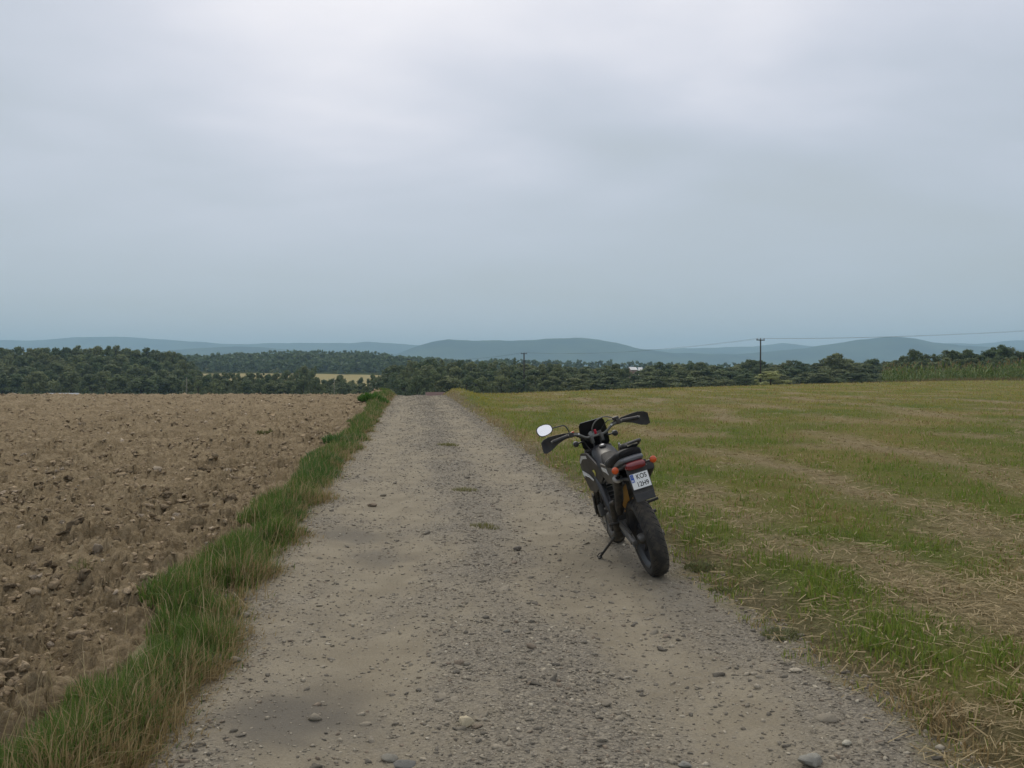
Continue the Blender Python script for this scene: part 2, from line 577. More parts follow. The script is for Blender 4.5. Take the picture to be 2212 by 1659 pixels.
# mown field on the right
ROWS = (4.35, 7.6, 11.0, 14.6, 18.5, 23.0)
def straw_amount(x, y):
    w = x + 0.02 * y + 1.1 * perlin(x * 0.12, y * 0.10, 91) + 0.35 * perlin(x * 0.7, y * 0.5, 92)
    r = 0.0
    for c in ROWS:
        r = r + np.exp(-((w - c) / (0.42 + 0.02 * c)) ** 2)
    r = r * sstep(-0.35, 0.35, fbm(x * 0.3, y * 0.16, 93, 4)) * sstep(75, 40, y)
    p = on_ground(2110, 1330)
    r = r + 1.0 * np.exp(-(((x - p.x) / 0.8) ** 2 + ((y - p.y) / 0.75) ** 2))
    p = on_ground(1500, 1100)
    r = r + 0.8 * np.exp(-(((x - p.x) / 0.45) ** 2 + ((y - p.y) / 1.2) ** 2))
    r = r + 0.75 * sstep(0.05, 0.45, fbm(x * 0.5, y * 0.33, 95, 4))
    return np.clip(r, 0, 1)

def green_amount(x, y):
    return np.clip(0.5 + 1.5 * fbm(x * 0.33, y * 0.22, 97, 4), 0, 1)

ys = rows_y(-2.0, 135.0, 0.011, 0.05)
V, F = strip(ys, lambda y: xc(y) + 1.56, lambda y: 1.0 * np.maximum(y, 0) + 9.0, 170, field_z, 1.3)
fx, fy = V[:, 0], V[:, 1]
sa, ga = straw_amount(fx, fy)[:, None], green_amount(fx, fy)[:, None]
fc = np.array([0.300, 0.250, 0.075]) * (1 - ga) + np.array([0.150, 0.190, 0.034]) * ga
fc = fc * (1 - 0.92 * sa) + np.array([0.39, 0.305, 0.17]) * 0.92 * sa
ed_ = sstep(2.35, 1.75, fx - xc(fy) + 0.25 * fbm(fx * 1.6, fy * 1.6, 99, 3))[:, None]
fc = fc * (1 - 0.85 * ed_) + np.array([0.235, 0.188, 0.115]) * 0.85 * ed_
obj('mown_field', mesh_np('mown_field', V, F, thatch_material(), fc, smooth=True), kind='structure')

# pale stubble on the slope beyond the valley
def far_field():
    xs_, ys_ = np.linspace(-330, -85, 40), np.linspace(600, 698, 26)
    X, Y = np.meshgrid(xs_, ys_)
    Z = T(X.ravel(), Y.ravel()) + 0.35
    V = np.stack([X.ravel(), Y.ravel(), Z], 1)
    n = 40
    i = (np.arange(25)[:, None] * n + np.arange(n - 1)[None, :]).ravel()
    F = np.stack([i, i + 1, i + n + 1, i + n], 1)
    obj('stubble_slope', mesh_np('stubble_slope', V, F, plain('dry_stubble', (0.30, 0.25, 0.12), 1.0, noise=0.15, nscale=0.05, spec=0.0), smooth=True), kind='structure')
far_field()

# blue hills
def hill_range(name, dist, depth, prof, seed, mat):
    """ridge with real depth; prof gives (photo x, photo y) of its skyline"""
    px = np.linspace(-1500, 3700, 420)
    py = np.interp(px, [p[0] for p in prof], [p[1] for p in prof])
    py = py + 3.2 * fbm(px / 60.0, px * 0 + seed, seed, 5, 0.55)
    ridge = (795.0 - py) / FPX * dist + CAM_H
    v = np.linspace(-1, 1, 41)
    PX, VV = np.meshgrid(px, v)
    RZ = np.repeat(ridge[None, :], len(v), 0)
    Y = dist + VV * depth
    X = (PX - CX) / FPX * dist
    fall = np.cos(np.abs(VV) ** 0.9 * math.pi / 2) ** 1.15
    spur = 1 + 0.35 * fbm(X / 700.0, Y / 900.0, seed + 3, 4) * np.abs(VV) * 2
    Z = -22 + (RZ + 22) * fall * np.where(np.abs(VV) < 0.01, 1, np.minimum(spur, 1.0 + 0 * spur))
    V = np.stack([X.ravel(), Y.ravel(), Z.ravel()], 1)
    n = len(px)
    i = (np.arange(len(v) - 1)[:, None] * n + np.arange(n - 1)[None, :]).ravel()
    F = np.stack([i, i + 1, i + n + 1, i + n], 1)
    obj(name, mesh_np(name, V, F, mat, smooth=True), kind='structure')

M_FOREST = forest_material()
hill_range('distant_hills', 7400, 1000, [(-1500, 748), (-700, 738), (0, 735), (60, 736), (130, 732), (180, 728), (230, 727), (290, 729), (350, 733), (420, 738), (480, 743),
    (540, 743), (600, 741), (720, 741), (800, 739), (860, 742), (905, 746), (1000, 750), (1300, 752), (1430, 755), (1500, 752), (1560, 750), (1620, 749), (1660, 744), (1690, 741),
    (1730, 746), (1770, 748), (1900, 750), (2050, 741), (2110, 743), (2160, 738), (2212, 735), (2700, 742), (3700, 736)], 3, M_FOREST)
hill_range('nearer_hills', 5200, 800, [(-1500, 772), (0, 772), (300, 765), (430, 752), (520, 748), (700, 760), (860, 764), (905, 747), (940, 737), (970, 733), (1020, 736), (1080, 735), (1150, 735),
    (1200, 731), (1245, 729), (1290, 733), (1330, 741), (1370, 752), (1450, 762), (1600, 765), (1740, 752), (1790, 744), (1830, 738), (1870, 732), (1910, 727), (1960, 731), (2000, 738),
    (2050, 744), (2200, 756), (3700, 768)], 9, M_FOREST)

# the hazy air of the valley
def haze_box():
    bm = bmesh.new()
    bmesh.ops.create_cube(bm, size=1.0)
    me = bpy.data.meshes.new('haze')
    bmesh.ops.transform(bm, matrix=Matrix.Translation((0, 120, 130)) @ Matrix.Diagonal((18400, 18400, 340, 1)), verts=bm.verts)
    bm.to_mesh(me); bm.free()
    m = bpy.data.materials.new('valley_haze')
    m.use_nodes = True
    n, l = m.node_tree.nodes, m.node_tree.links
    n.clear()
    o = n.new('ShaderNodeOutputMaterial')
    v = n.new('ShaderNodeVolumePrincipled')
    v.inputs['Color'].default_value = (0.52, 0.77, 0.95, 1)
    v.inputs['Density'].default_value = HAZE
    v.inputs['Anisotropy'].default_value = 0.0
    l.new(v.outputs[0], o.inputs['Volume'])
    me.materials.append(m)
    obj('haze', me, kind='stuff', label='pale blue haze lying over the valley and hills', category='haze')
HAZE = 1.9e-4
haze_box()

# ------------------------------------------------------------------ clods, stones, grass
def ico(sub=0):
    bm = bmesh.new()
    bmesh.ops.create_icosphere(bm, subdivisions=sub + 1, radius=1.0)
    V = np.array([v.co[:] for v in bm.verts])
    F = np.array([[v.index for v in f.verts] for f in bm.faces])
    bm.free()
    return V, F

def rock_variants(n, sub, jag, seed):
    r = np.random.default_rng(seed)
    V, F = ico(sub)
    out = []
    for k in range(n):
        f = r.uniform(-1, 1, (4, 3)) * 1.6
        ph = r.uniform(0, 6.28, 4)
        d = 1 + sum(jag * 0.55 * np.sin(V @ f[i] * 2 + ph[i]) for i in range(4)) / 1.6
        W = V * d[:, None] + r.normal(0, jag * (0.30 if jag > .5 else 0.18), V.shape)
        # a couple of broken faces
        for c in range(3):
            nrm = r.normal(0, 1, 3); nrm /= np.linalg.norm(nrm)
            h = W @ nrm
            lim = np.quantile(h, 0.8)
            W = W - np.outer(np.maximum(0, h - lim) * 0.8, nrm)
        out.append(W)
    return out, F

def scatter_rocks(pos, size, col, variants, F, seed, tilt=0.35):
    r = np.random.default_rng(seed)
    n, k = len(pos), len(variants[0])
    which = r.integers(0, len(variants), n)
    P = np.stack(variants)[which] * size[:, None, :]
    a = r.uniform(0, 2 * math.pi, n)
    t = r.normal(0, tilt, n)
    ct, st = np.cos(t)[:, None], np.sin(t)[:, None]
    y = P[:, :, 1] * ct - P[:, :, 2] * st
    z = P[:, :, 1] * st + P[:, :, 2] * ct
    ca, sa_ = np.cos(a)[:, None], np.sin(a)[:, None]
    x = P[:, :, 0] * ca - y * sa_
    y = P[:, :, 0] * sa_ + y * ca
    V = np.stack([x, y, z], 2) + pos[:, None, :]
    FF = (F[None] + (np.arange(n) * k)[:, None, None]).reshape(-1, 3)
    return V.reshape(-1, 3), FF, np.repeat(col, k, 0)

M_CLOD = attr_mat('clod_earth', 0.97, bump=(38.0, 1.0, 0.03), spec=0.08)
M_STONE = attr_mat('field_stone', 0.88, bump=(60.0, 0.5, 0.01), spec=0.25)

def mean_col(me, c):
    a = me.attributes.new('col', 'FLOAT_COLOR', 'POINT')
    a.data.foreach_set('color', np.tile(np.array([*c, 1.0], dtype=np.float32), len(me.vertices)))

def clod_colour(n):
    k = rng.uniform(0, 1, (n, 1))
    c = np.array([0.300, 0.228, 0.142]) * (1 - k) + np.array([0.400, 0.312, 0.205]) * k
    pale = rng.uniform(0, 1, (n, 1)) < 0.04
    return np.where(pale, np.array([0.50, 0.41, 0.30]), c) * rng.uniform(0.78, 1.15, (n, 1))

def clods():
    var, F = rock_variants(14, 0, 0.75, 5)
    n = 21000
    y = np.exp(rng.uniform(math.log(2.0), math.log(62), n * 2))
    lo = np.minimum(-0.78 * y - 2.5, -5)
    hi = xc(y) - 2.35
    x = hi + (lo - hi) * rng.uniform(0, 1, n * 2) ** 1.15
    keep = rng.uniform(0, 1, n * 2) < 0.35 + 0.65 * sstep(-0.2, 0.4, fbm(x * 0.8, y * 0.8, 131, 3))
    x, y = x[keep][:n], y[keep][:n]
    n = len(x)
    r = np.exp(rng.normal(math.log(0.011), 0.45, n)) * (1 + y / 14)
    r = np.clip(r, 0.005, 0.075)
    size = r[:, None] * np.stack([rng.uniform(0.8, 1.5, n), rng.uniform(0.7, 1.1, n), rng.uniform(0.45, 0.9, n)], 1)
    pos = np.stack([x, y, plough_z(x, y) + size[:, 2] * 0.12], 1)
    V, FF, C = scatter_rocks(pos, size, clod_colour(n), var, F, 6, 0.5)
    obj('clods', mesh_np('clods', V, FF, M_CLOD, C), plough, kind='stuff')
    # the largest ones, one by one
    var, F = rock_variants(8, 1, 0.75, 15)
    meshes = []
    for k, W in enumerate(var):
        me = mesh_np('clod', W, F, M_CLOD)
        c = clod_colour(1)[0]
        mean_col(me, c)
        meshes.append(me)
    for i in range(290):
        yy = math.exp(random.uniform(math.log(2.7), math.log(24)))
        u = random.random()
        h_ = float(xc(yy)) - 2.55
        l_ = min(-0.66 * yy - 0.6, h_ - 1.2)
        xx = h_ + (l_ - h_) * u
        r_ = math.exp(random.gauss(math.log(0.028), 0.33)) * (1 + yy / 28)
        o = obj('clod', meshes[i % len(meshes)], plough)
        sz = r_ * random.uniform(.6, 1.0)
        o.scale = (r_ * random.uniform(.9, 1.5), r_ * random.uniform(.7, 1.1), sz)
        o.rotation_euler = (random.gauss(0, .35), random.gauss(0, .35), random.uniform(0, 6.28))
        o.location = (xx, yy, float(plough_z(np.array([xx]), np.array([yy]))[0]) + sz * 0.1)
clods()

def pebble_colour(n):
    k = rng.uniform(0, 1, (n, 1)); w = rng.uniform(0, 1, (n, 1))
    c = np.array([0.115, 0.103, 0.082]) * (1 - k) + np.array([0.330, 0.288, 0.215]) * k
    c = np.where(w < 0.10, np.array([0.36, 0.32, 0.245]), c)
    c = np.where(w > 0.92, np.array([0.22, 0.178, 0.13]), c)
    return c * rng.uniform(0.85, 1.15, (n, 1))

def pebbles():
    octv = np.array([[1, 0, 0], [-1, 0, 0], [0, 1, 0], [0, -1, 0], [0, 0, 1], [0, 0, -1.0]])
    octf = np.array([[0, 2, 4], [2, 1, 4], [1, 3, 4], [3, 0, 4], [2, 0, 5], [1, 2, 5], [3, 1, 5], [0, 3, 5]])
    r = np.random.default_rng(3)
    octvar = [octv * r.uniform(0.7, 1.25, (6, 1)) + r.normal(0, .16, (6, 3)) for _ in range(16)]
    icv, icf = rock_variants(16, 0, 0.4, 25)
    n = 140000
    y = np.exp(rng.uniform(math.log(2.2), math.log(58), n))
    x = xc(y) + rng.uniform(-1.95, 1.95, n)
    g = gravel(x, y)
    keep = rng.uniform(0, 1, n) < np.clip(g * 1.05 - 0.05, 0.16, 1) * (0.5 + 0.5 * sstep(-.35, .3, fbm(x * 3.5, y * 3.5, 151, 3)))
    x, y = x[keep], y[keep]
    n = len(x)
    rad = np.exp(rng.normal(math.log(0.0042), 0.46, n)) * (1 + y / 13)
    rad = np.clip(rad, 0.002, 0.024)
    size = rad[:, None] * np.stack([rng.uniform(0.9, 1.6, n), rng.uniform(0.8, 1.1, n), rng.uniform(0.4, 0.75, n)], 1)
    pos = np.stack([x, y, track_z(x, y) + size[:, 2] * 0.12], 1)
    C = pebble_colour(n)
    big = rad * 5.0 / y > 0.0105
    sel = [np.where(big)[0], np.where(~big)[0]]
    Va, Fa, Ca = scatter_rocks(pos[sel[0]], size[sel[0]], C[sel[0]], icv, icf, 31)
    Vb, Fb, Cb = scatter_rocks(pos[sel[1]], size[sel[1]], C[sel[1]], octvar, octf, 32)
    V = np.concatenate([Va, Vb]); FF = np.concatenate([Fa, Fb + len(Va)]); CC = np.concatenate([Ca, Cb])
    obj('gravel', mesh_np('gravel', V, FF, M_STONE, CC, smooth=True), track, kind='stuff')
    print('pebbles', n, len(FF))
    # larger stones, one by one
    var, F = rock_variants(8, 1, 0.36, 45)
    meshes = []
    for W in var:
        me = mesh_np('stone', W, F, M_STONE, smooth=True)
        mean_col(me, pebble_colour(1)[0])
        meshes.append(me)
    k = 0
    while k < 285:
        yy = math.exp(random.uniform(math.log(3.2), math.log(17)))
        s_ = random.uniform(-1.75, 1.85)
        xx = float(xc(yy)) + s_
        if random.random() > float(gravel(np.array([xx]), np.array([yy]))[0]) + 0.05:
            continue
        r_ = math.exp(random.gauss(math.log(0.0115), 0.38)) * (1 + yy / 20)
        o = obj('stone', meshes[k % 8], track)
        sz = r_ * random.uniform(.4, .7)
        o.scale = (r_ * random.uniform(1, 1.6), r_ * random.uniform(.8, 1.1), sz)
        o.rotation_euler = (random.gauss(0, .2), random.gauss(0, .2), random.uniform(0, 6.28))
        o.location = (xx, yy, float(track_z(np.array([xx]), np.array([yy]))[0]) + sz * 0.15)
        k += 1
    return meshes
stone_meshes = pebbles()

# the stones that stand out, each a thing of its own: photo x, y, width (m), flatness, colour, label
var, F2 = rock_variants(12, 2, 0.34, 77)
LOOSE = [
    (1003, 1574, 0.075, .75, (0.52, 0.45, 0.31), 'pale tan angular stone lying alone in the middle of the track foreground'),
    (842, 1632, 0.075, .38, (0.23, 0.215, 0.175), 'flat elongated grey-brown stone in the gravel left of the pale tan stone'),
    (875, 1648, 0.095, .30, (0.155, 0.15, 0.135), 'dark grey flat slab half sunk in gravel at the bottom edge of the track'),
    (1752, 1646, 0.115, .45, (0.27, 0.26, 0.22), 'largest rounded grey stone at the bottom right of the track'),
    (1830, 1609, 0.055, .5, (0.46, 0.43, 0.34), 'pale rounded stone on the trodden right margin of the track'),
    (1720, 1452, 0.065, .4, (0.42, 0.37, 0.28), 'light flat stone at the right edge of the track before the mown field'),
    (805, 1089, 0.115, .5, (0.185, 0.145, 0.10), 'brown stone in the left wheel rut far up the track'),
    (1118, 1185, 0.085, .55, (0.165, 0.145, 0.12), 'dark round stone in the track centre left of the motorcycle stand'),
    (1095, 1372, 0.05, .4, (0.15, 0.145, 0.12), 'small dark grey stone in the middle of the track ahead of the pale tan stone'),
    (1335, 1546, 0.045, .45, (0.33, 0.29, 0.22), 'small pale stone right of centre in the foreground gravel'),
    (1480, 1640, 0.06, .45, (0.26, 0.25, 0.215), 'grey stone near the bottom edge between the pale tan stone and the largest stone'),
]
for i, (px, py, w, fl, c, lab) in enumerate(LOOSE):
    p = on_ground(px, py)
    me = mesh_np('loose_stone', var[i], F2, M_STONE, smooth=True)
    mean_col(me, c)
    o = obj('loose_stone', me, label=lab, category='stone')
    ext = var[i].max(0) - var[i].min(0)
    o.scale = (w / ext[0], w * .75 / ext[1], w * fl / ext[2])
    o.rotation_euler = (0, 0, random.uniform(-.4, .4))
    zz = float(track_z(np.array([p.x]), np.array([p.y]))[0])
    o.location = (p.x, p.y, zz + w * fl * 0.28)

# ---- blades
def blades(pos, h, w, az, lean, col, droop=0.25):
    n = len(pos)
    d = np.stack([np.cos(az), np.sin(az), np.zeros(n)], 1)
    fa = az + rng.uniform(-1.2, 1.2, n) + math.pi / 2
    s = np.stack([np.cos(fa), np.sin(fa), np.zeros(n)], 1) * (w / 2)[:, None]
    up = np.array([0, 0, 1.0])
    hl = h * np.sqrt(np.maximum(0.05, 1 - np.minimum(lean, .97) ** 2))
    mid = pos + d * (lean * h * 0.35)[:, None] + up * (hl * 0.62)[:, None]
    tip = pos + d * (lean * h)[:, None] + up * (hl * (1 - droop * lean))[:, None]
    V = np.stack([pos - s, pos + s, mid - s * .8, mid + s * .8, tip], 1).reshape(-1, 3)
    F = np.array([[0, 1, 3], [0, 3, 2], [2, 3, 4]])
    FF = (F[None] + (np.arange(n) * 5)[:, None, None]).reshape(-1, 3)
    return V, FF, np.repeat(col, 5, 0)

def lerp_col(k, a, b):
    return np.array(a) * (1 - k[:, None]) + np.array(b) * k[:, None]

M_GRASS = attr_mat('grass_blade', 0.6, transl=0.30, spec=0.25)

def sample_y(n, a, b, p=1.0):
    return np.exp(rng.uniform(math.log(a), math.log(b), n))

def verge():
    n = 140000
    y = sample_y(n, 1.9, 60)
    wid = 0.76 + 0.20 * perlin(y * 0.55, y * 0 + 3.3, 161) + 0.12 * perlin(y * 2.1, y * 0 + 1.3, 162)
    u = rng.beta(1.25, 1.25, n)
    rough = 0.17 * perlin(y * 1.3, y * 0 + 7.7, 163)
    s = -1.36 + rough - u * (wid + 0.06)
    x = xc(y) + s
    clump = sstep(-0.55, 0.35, fbm(x * 2.2, y * 2.2, 165, 3))
    keep = rng.uniform(0, 1, n) < (0.14 + 0.86 * clump) * (0.22 + 0.78 * sstep(0.05, 0.4, u))
    x, y, u, clump = x[keep], y[keep], u[keep], clump[keep]
    n = len(x)
    lod = 1 + y / 9.0
    dryn = fbm(x * 0.9, y * 0.6, 167, 3)
    dry = np.clip(1.15 - 2.0 * u + 0.9 * dryn, 0, 1)
    isdry = rng.uniform(0, 1, n) < np.clip(dry * 0.9 + 0.18, 0, 0.92)
    h = (0.075 + 0.165 * np.exp(-((u - 0.6) / 0.32) ** 2) * (0.45 + 0.75 * clump)) * rng.uniform(0.5, 1.25, n)
    h = h * np.where(isdry, rng.uniform(0.7, 1.2, n), 1.0)
    w = 0.0036 * rng.uniform(0.6, 1.5, n) * lod
    k = rng.uniform(0, 1, n)
    blu = sstep(0.0, 0.5, fbm(x * 0.5, y * 0.5, 169, 2))
    g = lerp_col(k, (0.068, 0.128, 0.024), (0.145, 0.210, 0.044))
    g = g * (1 - 0.35 * blu[:, None]) + np.array([0.05, 0.14, 0.04]) * 0.35 * blu[:, None]
    d = lerp_col(k, (0.24, 0.175, 0.075), (0.40, 0.31, 0.16))
    col = np.where(isdry[:, None], d, g)
    az = rng.uniform(0, 2 * math.pi, n)
    lean = np.clip(rng.beta(1.6, 2.2, n) + np.where(u < 0.25, 0.2, 0), 0.05, 0.96)
    az = np.where((u < 0.4) & (rng.uniform(0, 1, n) < 0.6), rng.normal(0.0, 0.7, n), az)
    pos = np.stack([x, y, ND(x, y) - 0.02], 1)
    V, F, C = blades(pos, h, w, az, lean, col, 0.35)
    # tall dry stalks
    m = 800
    y = sample_y(m, 2.4, 40)
    x = xc(y) - 1.5 - rng.uniform(0, 0.7, m)
    kp = fbm(x * 0.9, y * 0.6, 167, 3) > -0.12
    x, y = x[kp], y[kp]; m = len(x)
    pos = np.stack([x, y, ND(x, y)], 1)
    V2, F2_, C2 = blades(pos, rng.uniform(0.22, 0.5, m), 0.0024 * rng.uniform(.8, 1.3, m) * (1 + y / 10), rng.uniform(0, 6.28, m),
                         rng.beta(2.5, 2, m), lerp_col(rng.uniform(0, 1, m), (0.28, 0.22, 0.11), (0.44, 0.36, 0.20)), 0.2)
    V3 = np.concatenate([V, V2]); F3 = np.concatenate([F, F2_ + len(V)]); C3 = np.concatenate([C, C2])
    obj('verge_grass', mesh_np('verge_grass', V3, F3, M_GRASS, C3), kind='stuff',
        label='tall green and straw-dry grass verge between ploughed field and gravel track', category='grass')
    print('verge', len(F3))
verge()

def mown_grass():
    n = 215000
    y = sample_y(n, 2.2, 100)
    u = rng.uniform(0, 1, n) ** 1.1
    lo = xc(y) + 1.60 + 0.16 * perlin(y * 0.9, y * 0 + 9.1, 171) + 0.07 * perlin(y * 4, y * 0 + 2.1, 172)
    hi = 0.70 * y + 2.5
    x = lo + (hi - lo) * u
    s = x - lo
    st, gr = straw_amount(x, y), green_amount(x, y)
    cl = sstep(-0.4, 0.35, fbm(x * 2.0, y * 2.0, 173, 3))
    keep = rng.uniform(0, 1, n) < np.clip(0.22 + 0.78 * cl - 0.6 * st, 0.06, 1) * (0.62 + 0.38 * sstep(0, 0.55, s))
    x, y, s, st, gr, cl = (a[keep] for a in (x, y, s, st, gr, cl))
    n = len(x)
    lod = 1 + y / 7.0
    pdry = np.clip(0.37 + 0.55 * st - 0.75 * (gr - 0.5) + 0.35 * np.exp(-((s - 0.25) / 0.3) ** 2) - 0.40 * np.exp(-((s - 0.85) / 0.45) ** 2), 0.06, 0.93)
    isdry = rng.uniform(0, 1, n) < pdry
    edge_h = 0.03 * np.exp(-((s - 0.9) / 0.5) ** 2)
    h = (0.028 + 0.045 * cl + edge_h) * (1 - 0.5 * st) * rng.uniform(0.5, 1.5, n) * (1 + 0.012 * y)
    w = 0.0040 * rng.uniform(0.6, 1.5, n) * lod
    k = rng.uniform(0, 1, n)
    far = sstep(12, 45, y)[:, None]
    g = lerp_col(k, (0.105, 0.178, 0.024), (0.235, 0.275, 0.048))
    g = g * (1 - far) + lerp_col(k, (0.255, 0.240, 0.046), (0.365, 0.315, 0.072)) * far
    d = lerp_col(k, (0.25, 0.168, 0.072), (0.41, 0.32, 0.16))
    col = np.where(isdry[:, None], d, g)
    az = rng.uniform(0, 2 * math.pi, n)
    lean = np.clip(rng.beta(1.5, 2.0, n) + np.where(isdry, 0.12, 0), 0.03, 0.95)
    pos = np.stack([x, y, field_z(x, y) - 0.008], 1)
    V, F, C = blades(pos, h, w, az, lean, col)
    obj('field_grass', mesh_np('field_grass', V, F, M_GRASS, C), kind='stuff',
        label='short yellow-green grass covering the mown field right of the track', category='grass')
    print('mown', len(F))
    # cut straw lying on the ground
    n = 60000
    y = sample_y(n, 2.4, 45)
    lo = xc(y) + 1.55
    hi = 0.72 * y + 2.5
    x = lo + (hi - lo) * rng.uniform(0, 1, n)
    keep = rng.uniform(0, 1, n) < np.clip(straw_amount(x, y) * 0.9 + 0.04 + 0.3 * np.exp(-((x - lo - 0.35) / 0.28) ** 2), 0, 1)
    x, y = x[keep], y[keep]
    n = len(x)
    a = rng.normal(0.5, 0.9, n)
    ln = rng.uniform(0.025, 0.13, n) * (1 + y / 60)
    w = 0.0026 * rng.uniform(.7, 1.5, n) * (1 + y / 8)
    z = field_z(x, y) + rng.uniform(0.004, 0.065, n)
    c0 = np.stack([x, y, z], 1)
    d = np.stack([np.cos(a), np.sin(a), rng.normal(0, 0.16, n)], 1) * (ln / 2)[:, None]
    sd_ = np.stack([-np.sin(a), np.cos(a), rng.normal(0, 0.5, n)], 1) * (w / 2)[:, None]
    V = np.stack([c0 - d - sd_, c0 - d + sd_, c0 + d + sd_, c0 + d - sd_], 1).reshape(-1, 3)
    F = (np.array([[0, 1, 2], [0, 2, 3]])[None] + (np.arange(n) * 4)[:, None, None]).reshape(-1, 3)
    C = np.repeat(lerp_col(rng.uniform(0, 1, n), (0.22, 0.165, 0.08), (0.36, 0.285, 0.155)), 4, 0)
    obj('cut_straw', mesh_np('cut_straw', V, F, attr_mat('straw', 0.7, 0.1), C), kind='stuff',
        label='loose cut straw lying in rows across the mown field', category='straw')
    print('straw', len(F))
mown_grass()

# ---- single weeds
def tuft(name, p, r, h, n, cols, lab, cat, zf=track_z, wide=0.005, leafy=False):
    a = rng.uniform(0, 2 * math.pi, n)
    q = r * np.sqrt(rng.uniform(0, 1, n))
    x, y = p[0] + q * np.cos(a), p[1] + q * np.sin(a) * 0.9
    z0 = float(zf(np.array([p[0]]), np.array([p[1]]))[0])
    pos = np.stack([x - p[0], y - p[1], zf(x, y) - z0 - 0.004], 1)
    hh = h * rng.uniform(0.5, 1.2, n) * (1.1 - 0.5 * q / r)
    col = lerp_col(rng.uniform(0, 1, n), *cols)
    V, F, C = blades(pos, hh, wide * rng.uniform(.7, 1.4, n), a + rng.normal(0, .6, n), np.clip(rng.beta(2, 2, n), .1, .95), col, 0.3)
    o = obj(name, mesh_np(name, V, F, M_GRASS, C), label=lab, category=cat)
    o.location = (p[0], p[1], z0)
    return o
GREEN = ((0.13, 0.14, 0.045), (0.24, 0.22, 0.09))
LEAF = ((0.05, 0.12, 0.03), (0.11, 0.20, 0.05))
p = on_ground(1047, 1141); tuft('grass_tuft', p, .15, .06, 260, GREEN, 'nearest small grass tuft in the gravelly middle of the track', 'grass tuft')
p = on_ground(1005, 1063); tuft('grass_tuft', p, .18, .06, 260, GREEN, 'flat olive grass tuft in the track centre between the nearer and farther tufts', 'grass tuft', wide=.006)
p = on_ground(968, 963); tuft('grass_tuft', p, .22, .08, 300, GREEN, 'farthest grass tuft in the middle of the track', 'grass tuft', wide=.008)
p = on_ground(1512, 1226); tuft('weed', p, .13, .075, 320, ((.12, .14, .055), (.20, .205, .09)), 'dark weed clump at the track edge right of the rear tyre', 'weed', wide=.009)
p = on_ground(1560, 1275); tuft('weed', p, .10, .055, 200, ((.13, .15, .055), (.21, .21, .09)), 'small grey-green weed at the track edge nearer than the clump by the tyre', 'weed', wide=.008)
p = on_ground(1690, 1372); tuft('weed', p, .12, .06, 240, ((.13, .145, .06), (.21, .21, .10)), 'low grey-green weed at the right track edge in the foreground', 'weed', wide=.008)
p = on_ground(700, 1003); tuft('leafy_weed', p, .30, .24, 520, LEAF, 'dark leafy weed at the field side of the grass verge', 'weed', ND, .022)
p = on_ground(735, 962); tuft('leafy_weed', p, .35, .26, 480, LEAF, 'broad-leaved green weed farther up the verge beyond the dark one', 'weed', ND, .025)
p = on_ground(806, 874); tuft('leafy_weed', p, .65, .45, 800, ((.05, .12, .02), (.10, .20, .035)), 'bright green leafy weed clump on the verge near the crest of the track', 'weed', ND, .05)
p = on_ground(570, 935); tuft('leafy_weed', p, .20, .10, 160, ((.09, .10, .03), (.14, .14, .05)), 'small yellowish weed growing alone out of the ploughed soil', 'weed', plough_z, .02)
p = on_ground(185, 1395 - 160); tuft('leafy_weed', p, .13, .07, 120, GREEN, 'sparse green sprout among the clods in the near ploughed field', 'weed', plough_z, .008)

# ------------------------------------------------------------------ trees
def leaf_material(name, a, b, transl=0.32):
    m, n, l, bs = mat_new(name)
    oi = n.new('ShaderNodeObjectInfo')
    at_ = n.new('ShaderNodeAttribute'); at_.attribute_name = 'col'
    c = nmix(n, l, oi.outputs['Random'], a, b)
    c = nmix(n, l, 1.0, c, at_.outputs['Color'], 'MULTIPLY')
    l.new(c, bs.inputs['Base Color'])
    bs.inputs['Roughness'].default_value = 0.7
    bs.inputs['Specular IOR Level'].default_value = 0.2
    tr = n.new('ShaderNodeBsdfTranslucent'); l.new(c, tr.inputs['Color'])
    ms = n.new('ShaderNodeMixShader'); ms.inputs[0].default_value = transl
    l.new(bs.outputs[0], ms.inputs[1]); l.new(tr.outputs[0], ms.inputs[2])
    l.new(ms.outputs[0], n['Material Output'].inputs['Surface'])
    return m

M_LEAF = leaf_material('dark_foliage', (0.095, 0.135, 0.058), (0.185, 0.205, 0.085))
M_OLIVE = leaf_material('olive_foliage', (0.36, 0.38, 0.17), (0.38, 0.40, 0.18))
M_BARK = plain('bark', (0.07, 0.055, 0.04), 0.95, noise=0.3, nscale=6, spec=0.1)

def tube_np(points, radii, k=7):
    """tapered tube as numpy triangles"""
    V, F = [], []
    P = [Vector(p) for p in points]
    for i, p in enumerate(P):
        d = (P[min(i + 1, len(P) - 1)] - P[max(i - 1, 0)]).normalized()
        u = d.orthogonal().normalized(); v = d.cross(u)
        for j in range(k):
            a = 2 * math.pi * j / k
            V.append(p + (u * math.cos(a) + v * math.sin(a)) * radii[i])
    for i in range(len(P) - 1):
        for j in range(k):
            a, b = i * k + j, i * k + (j + 1) % k
            F += [(a, b, b + k), (a, b + k, a + k)]
    n0 = len(V)
    V += [P[0], P[-1]]
    for j in range(k):
        F += [(n0, (j + 1) % k, j), (n0 + 1, n0 - k + j, n0 - k + (j + 1) % k)]
    return np.array([tuple(v) for v in V]), np.array(F)

